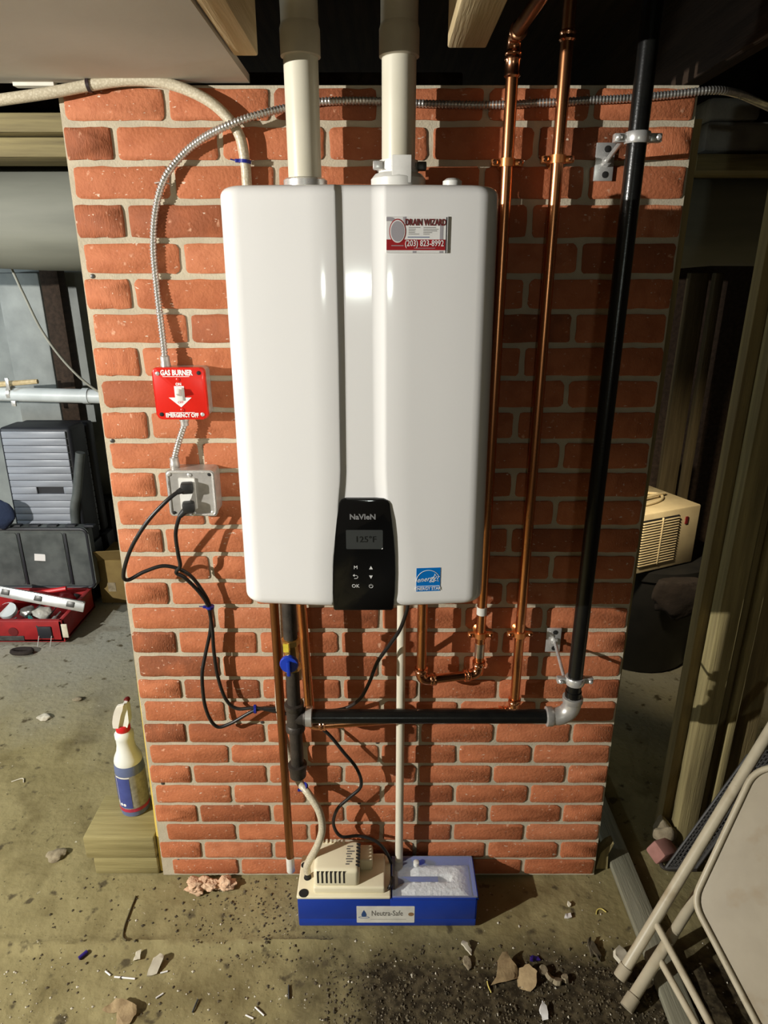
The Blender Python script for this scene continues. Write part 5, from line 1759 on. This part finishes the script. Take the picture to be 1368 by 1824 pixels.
# ------------------------------------------------------------------ black wire mesh crate behind the legs
P1, P2 = W(1186, 1546, 0.03), W(1240, 1546, 0.06)
P4, P3 = W(1332, 1345, -0.05), W(1400, 1330, 0.02)
P1.z = max(P1.z, 0.008)
t = thing('wire_basket', (P1 + P2) / 2, 'black wire mesh basket tipped against the post behind the table legs', 'basket')
nn = (P2 - P1).cross(P4 - P1).normalized()
if nn.y > 0:
    nn = -nn
nu, nv = 8, 30
wb = B()
for i in range(nu + 1):
    u = i / nu
    tube(wb, [P1.lerp(P2, u) + nn * 0.002, P4.lerp(P3, u) + nn * 0.002], 0.0016, 5)
for j in range(nv + 1):
    v = j / nv
    q = [P1.lerp(P4, v), P2.lerp(P3, v)]
    tube(wb, [q[0] - nn * 0.12, q[0], q[1], q[1] - nn * 0.12], 0.0016, 5)
for i in range(1, 5):
    tube(wb, [P1 - nn * 0.03 * i, P4 - nn * 0.03 * i], 0.0016, 5)
obj('wire_mesh', wb, M['wire'], t)['kind'] = 'stuff'
lb_ = B()
prism(lb_, [P1 - nn * 0.012, P2 - nn * 0.012, P3 - nn * 0.012, P4 - nn * 0.012], -nn * 0.09)
obj('dark_lining', lb_, M['netcloth'], t)
fr = [P1, P2, P3, P4]
obj('frame', tube(B(), fr + [fr[0], fr[1]], 0.004, 8), M['wire'], t)
a, b_ = F(1155, 1512, 0.02), F(1187, 1547, 0.008)
c = F(1240, 1549, 0.008)
tag(obj('metal_bar', tube(B(), spline([a, a.lerp(b_, .6), b_, c], 6), 0.006, 8), M['iron']), 'bent dark metal bar on the floor before the mesh basket', 'bar')
c = F(1182, 1530, 0.03)
bm = box(B(), c + Vector((0.008, 0.03, 0.0)), (0.07, 0.05, 0.05), Euler((R(20), R(15), R(30))), 0.008)
tag(obj('foam_block', bm, M['pink']), 'small pink foam block at the foot of the mesh basket', 'foam')
c = F(1192, 1500, 0.04)
bm = B()
bmesh.ops.create_icosphere(bm, subdivisions=3, radius=0.032, matrix=Matrix.Translation(c + Vector((0, 0.03, 0.005))))
for v in bm.verts:
    v.co += (v.co - c) * 0.5 * noise.noise(v.co * 40)
tag(obj('rubble_piece', bm, M['rubble'], None, 30), 'rough brown lump behind the pink foam block', 'rubble')

# ------------------------------------------------------------------ debris on the floor


def flake(name, px, py, poly, m, label, cat, th=0.0015, tilt=(0.1, 0.1, 0), rise=0.004, group=None, bend=0.007):
    c = F(px, py)
    c.z = floor_z(c.x, c.y) + rise
    E_ = Euler(tilt).to_matrix()
    bm = B()
    rn = random.Random(px * 7 + py)
    pts = []
    for i in range(len(poly)):
        p_, q_ = Vector((*poly[i], 0)), Vector((*poly[(i + 1) % len(poly)], 0))
        L_ = (q_ - p_).length
        n_ = 3 if L_ > 0.02 else 2
        pts.append(p_)
        for j in range(1, n_):
            pts.append(p_.lerp(q_, j / n_ + rn.uniform(-0.1, 0.1)) + Vector((rn.uniform(-1, 1), rn.uniform(-1, 1), 0)) * L_ * 0.09)
    prism(bm, pts, (0, 0, th))
    bmesh.ops.triangulate(bm, faces=[f for f in bm.faces if len(f.verts) > 4])
    bmesh.ops.subdivide_edges(bm, edges=[e for e in bm.edges if e.calc_length() > 0.006], cuts=1)
    for v in bm.verts:
        v.co.z += bend * noise.noise(Vector((v.co.x * 60, v.co.y * 60, px)))
    for v in bm.verts:
        v.co = c + E_ @ v.co
    return tag(obj(name, bm, M[m], None, 25), label, cat, group)


def rpoly(r, n=8, sx=1.0, sy=1.0, seed=0):
    rn = random.Random(seed)
    return [(sx * r * (0.65 + 0.5 * rn.random()) * math.cos(2 * PI * k / n), sy * r * (0.65 + 0.5 * rn.random()) * math.sin(2 * PI * k / n)) for k in range(n)]


flake('torn_cardboard', 905, 1734, [(-0.050, -0.028), (-0.008, 0.040), (0.006, 0.042), (0.026, 0.004), (0.020, -0.016)], 'leaf', 'large torn triangle of brown cardboard on the soil before the pump', 'cardboard', 0.002, (0.35, 0.1, 0.1), 0.012)
flake('torn_cardboard', 940, 1742, [(-0.026, -0.022), (-0.02, 0.016), (0.004, 0.026), (0.024, 0.010), (0.018, -0.020), (0.004, -0.032)], 'leaf', 'crumpled brown cardboard piece tucked under the torn triangle', 'cardboard', 0.002, (0.4, -0.25, -0.2), 0.012)
flake('torn_cardboard', 218, 1800, [(-0.045, -0.004), (-0.022, 0.022), (0.004, 0.020), (0.03, 0.010), (0.034, -0.006), (0.026, -0.026), (-0.006, -0.028), (-0.010, -0.006)], 'leaf', 'pale crumpled cardboard piece at the lower left edge', 'cardboard', 0.003, (0.3, 0.1, 0.0), 0.012)
flake('wood_chip', 276, 1718, [(-0.012, -0.026), (-0.010, 0.012), (0.002, 0.026), (0.014, 0.022), (0.010, -0.018)], 'paper', 'pale wood chip standing among dark soil at the left', 'wood chip', 0.010, (0.3, 0.3, 0), 0.006)
flake('wood_chip', 245, 1700, [(-0.006, -0.014), (-0.008, 0.006), (0.002, 0.014), (0.007, -0.008)], 'paper', 'small white chip left of the pale wood chip', 'chip', 0.006, (0.3, 0.5, 0), 0.006)
flake('plaster_chip', 830, 1692, [(-0.012, 0.010), (-0.004, 0.020), (0.014, -0.004), (0.010, -0.016)], 'paper', 'pale plaster chip on the soil right of the pump sticker', 'plaster', 0.005, (0.2, 0.2, 0.2), 0.006)
flake('plaster_chip', 832, 1716, rpoly(0.014, 9, 0.8, 1.2, 4), 'rubble', 'brown crumbled chip just below the pale plaster chip', 'plaster', 0.006, (0.1, 0.2, 0), 0.004)
flake('plaster_chip', 968, 1802, [(-0.006, -0.018), (-0.010, 0.002), (0.0, 0.020), (0.009, 0.010), (0.006, -0.016)], 'printwhite', 'bright white flake near the bottom edge of the picture', 'plaster', 0.004, (0.4, 0.2, 0.1), 0.006)
flake('plaster_chip', 1103, 1706, rpoly(0.020, 8, 0.9, 1.2, 9), 'paper', 'white plaster lump beside the upper table foot', 'plaster', 0.014, (0.3, 0.2, 0.1), 0.008)
flake('plaster_chip', 1010, 1632, [(-0.010, -0.006), (-0.004, 0.004), (0.012, 0.007), (0.010, -0.006)], 'printwhite', 'white sliver on the floor below the right end of the wall', 'plaster', 0.004, (0.2, 0.1, 0.1), 0.004)
flake('plaster_chip', 1013, 1612, rpoly(0.007, 7, .6, 1.2, 2), 'paper', 'tiny pale chip above the white sliver', 'plaster', 0.005, (0.1, 0.2, 0.1), 0.003)
flake('plaster_chip', 1305, 1637, rpoly(0.012, 8, 1, 1, 5), 'printwhite', 'white flake on the rusty table top', 'plaster', 0.003, (0.0, 0.0, 0), 0.0)
for i, (px, py) in enumerate(((966, 1730), (978, 1744), (992, 1752), (1008, 1746))):
    flake('stone_chip', px, py, rpoly(0.011, 8, 0.8, 1.1, 20 + i), 'rubble', ('highest', 'second highest', 'lowest', 'rightmost')[i] + ' of four small brown stone chips right of the torn cardboard', 'stone chip', 0.012, (0.3, 0.2, i), 0.004, 'stone chips right of the torn cardboard')
for i, (px, py) in enumerate(((1052, 1690), (1060, 1697))):
    flake('stone_chip', px, py, [(-0.005, -0.024), (-0.008, 0.014), (0.002, 0.024), (0.007, -0.012)], 'crumb', ('left', 'right')[i] + ' one of two dark thin splinters left of the table feet', 'splinter', 0.006, (0.3, 0.3, 0.4 * i), 0.006, 'dark splinters left of the table feet')
c = F(952, 1710)
flake('plastic_scrap', 952, 1709, [(-0.014, -0.004), (-0.010, 0.006), (0.012, 0.006), (0.014, -0.004)], 'purple', 'dark purple plastic scrap behind the torn cardboard', 'plastic', 0.004, (0.1, 0.1, 0.2), 0.004)


def wire(name, pxs, r, m, label, cat, group=None):
    ps = []
    for px, py in pxs:
        c = F(px, py)
        c.z = floor_z(c.x, c.y) + r + 0.001
        ps.append(c)
    ps = spline(ps, 5) if len(ps) > 2 else ps
    return tag(obj(name, tube(B(), ps, r, 7), M[m], None, 80), label, cat, group)


wire('twig', [(242, 1596), (232, 1622), (222, 1648), (219, 1668), (226, 1680)], 0.0022, 'twig', 'dark bent twig lying on the floor at the left of the pump', 'twig')
wire('stick_piece', [(203, 1736), (240, 1740)], 0.0022, 'printwhite', 'thin white stick on the soil at the lower left', 'stick')
wire('stick_piece', [(187, 1726), (196, 1733)], 0.0022, 'printwhite', 'short white stick end left of the thin white stick', 'stick')
wire('stick_piece', [(277, 1773), (290, 1764)], 0.0020, 'printwhite', 'short slanted white stick above the crumpled cardboard', 'stick')
wire('stick_piece', [(285, 1730), (298, 1726)], 0.0020, 'printwhite', 'short white stick right beside the pale wood chip', 'stick')
wire('stick_piece', [(437, 1804), (451, 1810)], 0.0020, 'printwhite', 'short white stick at the bottom edge, the left of two', 'stick')
wire('stick_piece', [(454, 1790), (470, 1804)], 0.0020, 'printwhite', 'short white stick at the bottom edge, the right of two', 'stick')
wire('wire_snippet', [(868, 1748), (870, 1758), (875, 1768)], 0.0016, 'yellowwire', 'short yellow wire snippet below the torn cardboard', 'wire')
wire('wire_snippet', [(1062, 1628), (1064, 1621), (1071, 1619), (1080, 1625)], 0.0016, 'yellowwire', 'curled pale wire snippet right of the white sliver', 'wire')
wire('nail', [(514, 1752), (514, 1776)], 0.0020, 'tool_dark', 'dark nail lying on the soil below the blue tray left end', 'nail')
wire('nail', [(352, 1776), (342, 1798)], 0.0022, 'tool_dark', 'dark stick right of the crumpled cardboard at the lower left', 'stick')
wire('lighter_stub', [(140, 1705), (155, 1693)], 0.0050, 'purple', 'dark blue plastic stub on the floor at the left', 'plastic')
wire('straw', [(20, 1392), (40, 1386), (42, 1393)], 0.0018, 'paper', 'thin pale straw on the floor left of the spray bottle', 'straw')
# pink insulation tufts against the wall
for i, (px, py, r, lab) in enumerate(((352, 1582, 0.026, 'pink fibre tuft on the floor at the wall, the left larger one'), (378, 1580, 0.020, 'pink fibre tuft on the floor at the wall, the middle one'), (402, 1572, 0.022, 'pink fibre tuft on the floor at the wall, the right one'))):
    c = F(px, py)
    c.y = min(c.y, -0.012 - r)
    bm = B()
    bmesh.ops.create_icosphere(bm, subdivisions=4, radius=r, matrix=Matrix.Translation((c.x, c.y, r * 0.45)))
    for v in bm.verts:
        d = v.co - Vector((c.x, c.y, r * 0.45))
        v.co = Vector((c.x, c.y, r * 0.45)) + Vector((d.x * 1.25, d.y * 0.9, d.z * 0.6)) * (1 + 0.55 * noise.noise(v.co * 70) + 0.25 * noise.noise(v.co * 190))
        v.co.z = max(v.co.z, -0.004)
    tag(obj('insulation_tuft', bm, M['pinkwool'], None, 80), lab, 'insulation')
# dried clumps
for i, (px, py, r, m, lab) in enumerate(((139, 1246, 0.016, 'rubble', 'small brown dirt clod on the grey floor at the left'), (80, 1278, 0.020, 'crumbpale', 'pale plaster lump on the floor left of the spray bottle'), (100, 1524, 0.022, 'rubble', 'brown clod on the floor left of the timber block'))):
    c = F(px, py)
    bm = B()
    bmesh.ops.create_icosphere(bm, subdivisions=3, radius=r, matrix=Matrix.Translation((c.x, c.y, 0.002)))
    for v in bm.verts:
        d = v.co - Vector((c.x, c.y, 0.002))
        v.co = Vector((c.x, c.y, 0.002)) + Vector((d.x * 1.2, d.y, d.z * 0.4)) * (1 + 0.5 * noise.noise(v.co * 60))
    tag(obj('clod', bm, M[m], None, 40), lab, 'clod')


def crumbs(name, n, region, m, rmin, rmax, label, dens=None):
    rn = random.Random(len(name) + n)
    vs, fs = [], []
    k = 0
    while k < n:
        x, y = rn.uniform(region[0], region[1]), rn.uniform(region[2], region[3])
        if dens and rn.random() > dens(x, y):
            continue
        if TX0 - 0.01 < x < TX1 + 0.01 and YF - 0.01 < y:
            k += 1
            continue
        r = rmin + (rmax - rmin) * rn.random() ** 3
        z = floor_z(x, y) + r * 0.2
        b0 = len(vs)
        for dxx, dyy, dzz in ((1, 0, 0), (-1, 0, 0), (0, 1, 0), (0, -1, 0), (0, 0, 0.8), (0, 0, -0.6)):
            s = r * rn.uniform(0.6, 1.3)
            vs.append((x + dxx * s, y + dyy * s, z + dzz * s))
        for f in ((0, 2, 4), (2, 1, 4), (1, 3, 4), (3, 0, 4), (2, 0, 5), (1, 2, 5), (3, 1, 5), (0, 3, 5)):
            fs.append(tuple(b0 + q for q in f))
        k += 1
    me = bpy.data.meshes.new(name)
    me.from_pydata(vs, [], fs)
    o = mesh_obj(name, me, M[m], None, None)
    return tag(o, label, 'debris', None, 'stuff')


crumbs('soil_crumbs', 7000, (-0.95, 0.70, -0.55, -0.008), 'crumb', 0.0007, 0.0050, 'dark soil crumbs strewn over the floor before the wall',
       lambda x, y: min(1.0, max(0.0, (-0.19 - y) * 5.0)) if x > -0.14 else (0.22 if (x > -0.5 and y > -0.26) else 0.05))
crumbs('pale_crumbs', 1100, (-0.95, 0.85, -0.55, -0.008), 'crumbpale', 0.0008, 0.0042, 'pale plaster crumbs scattered over the soil before the wall',
       lambda x, y: min(1.0, max(0.1, (-0.05 - y) * 2.0)))
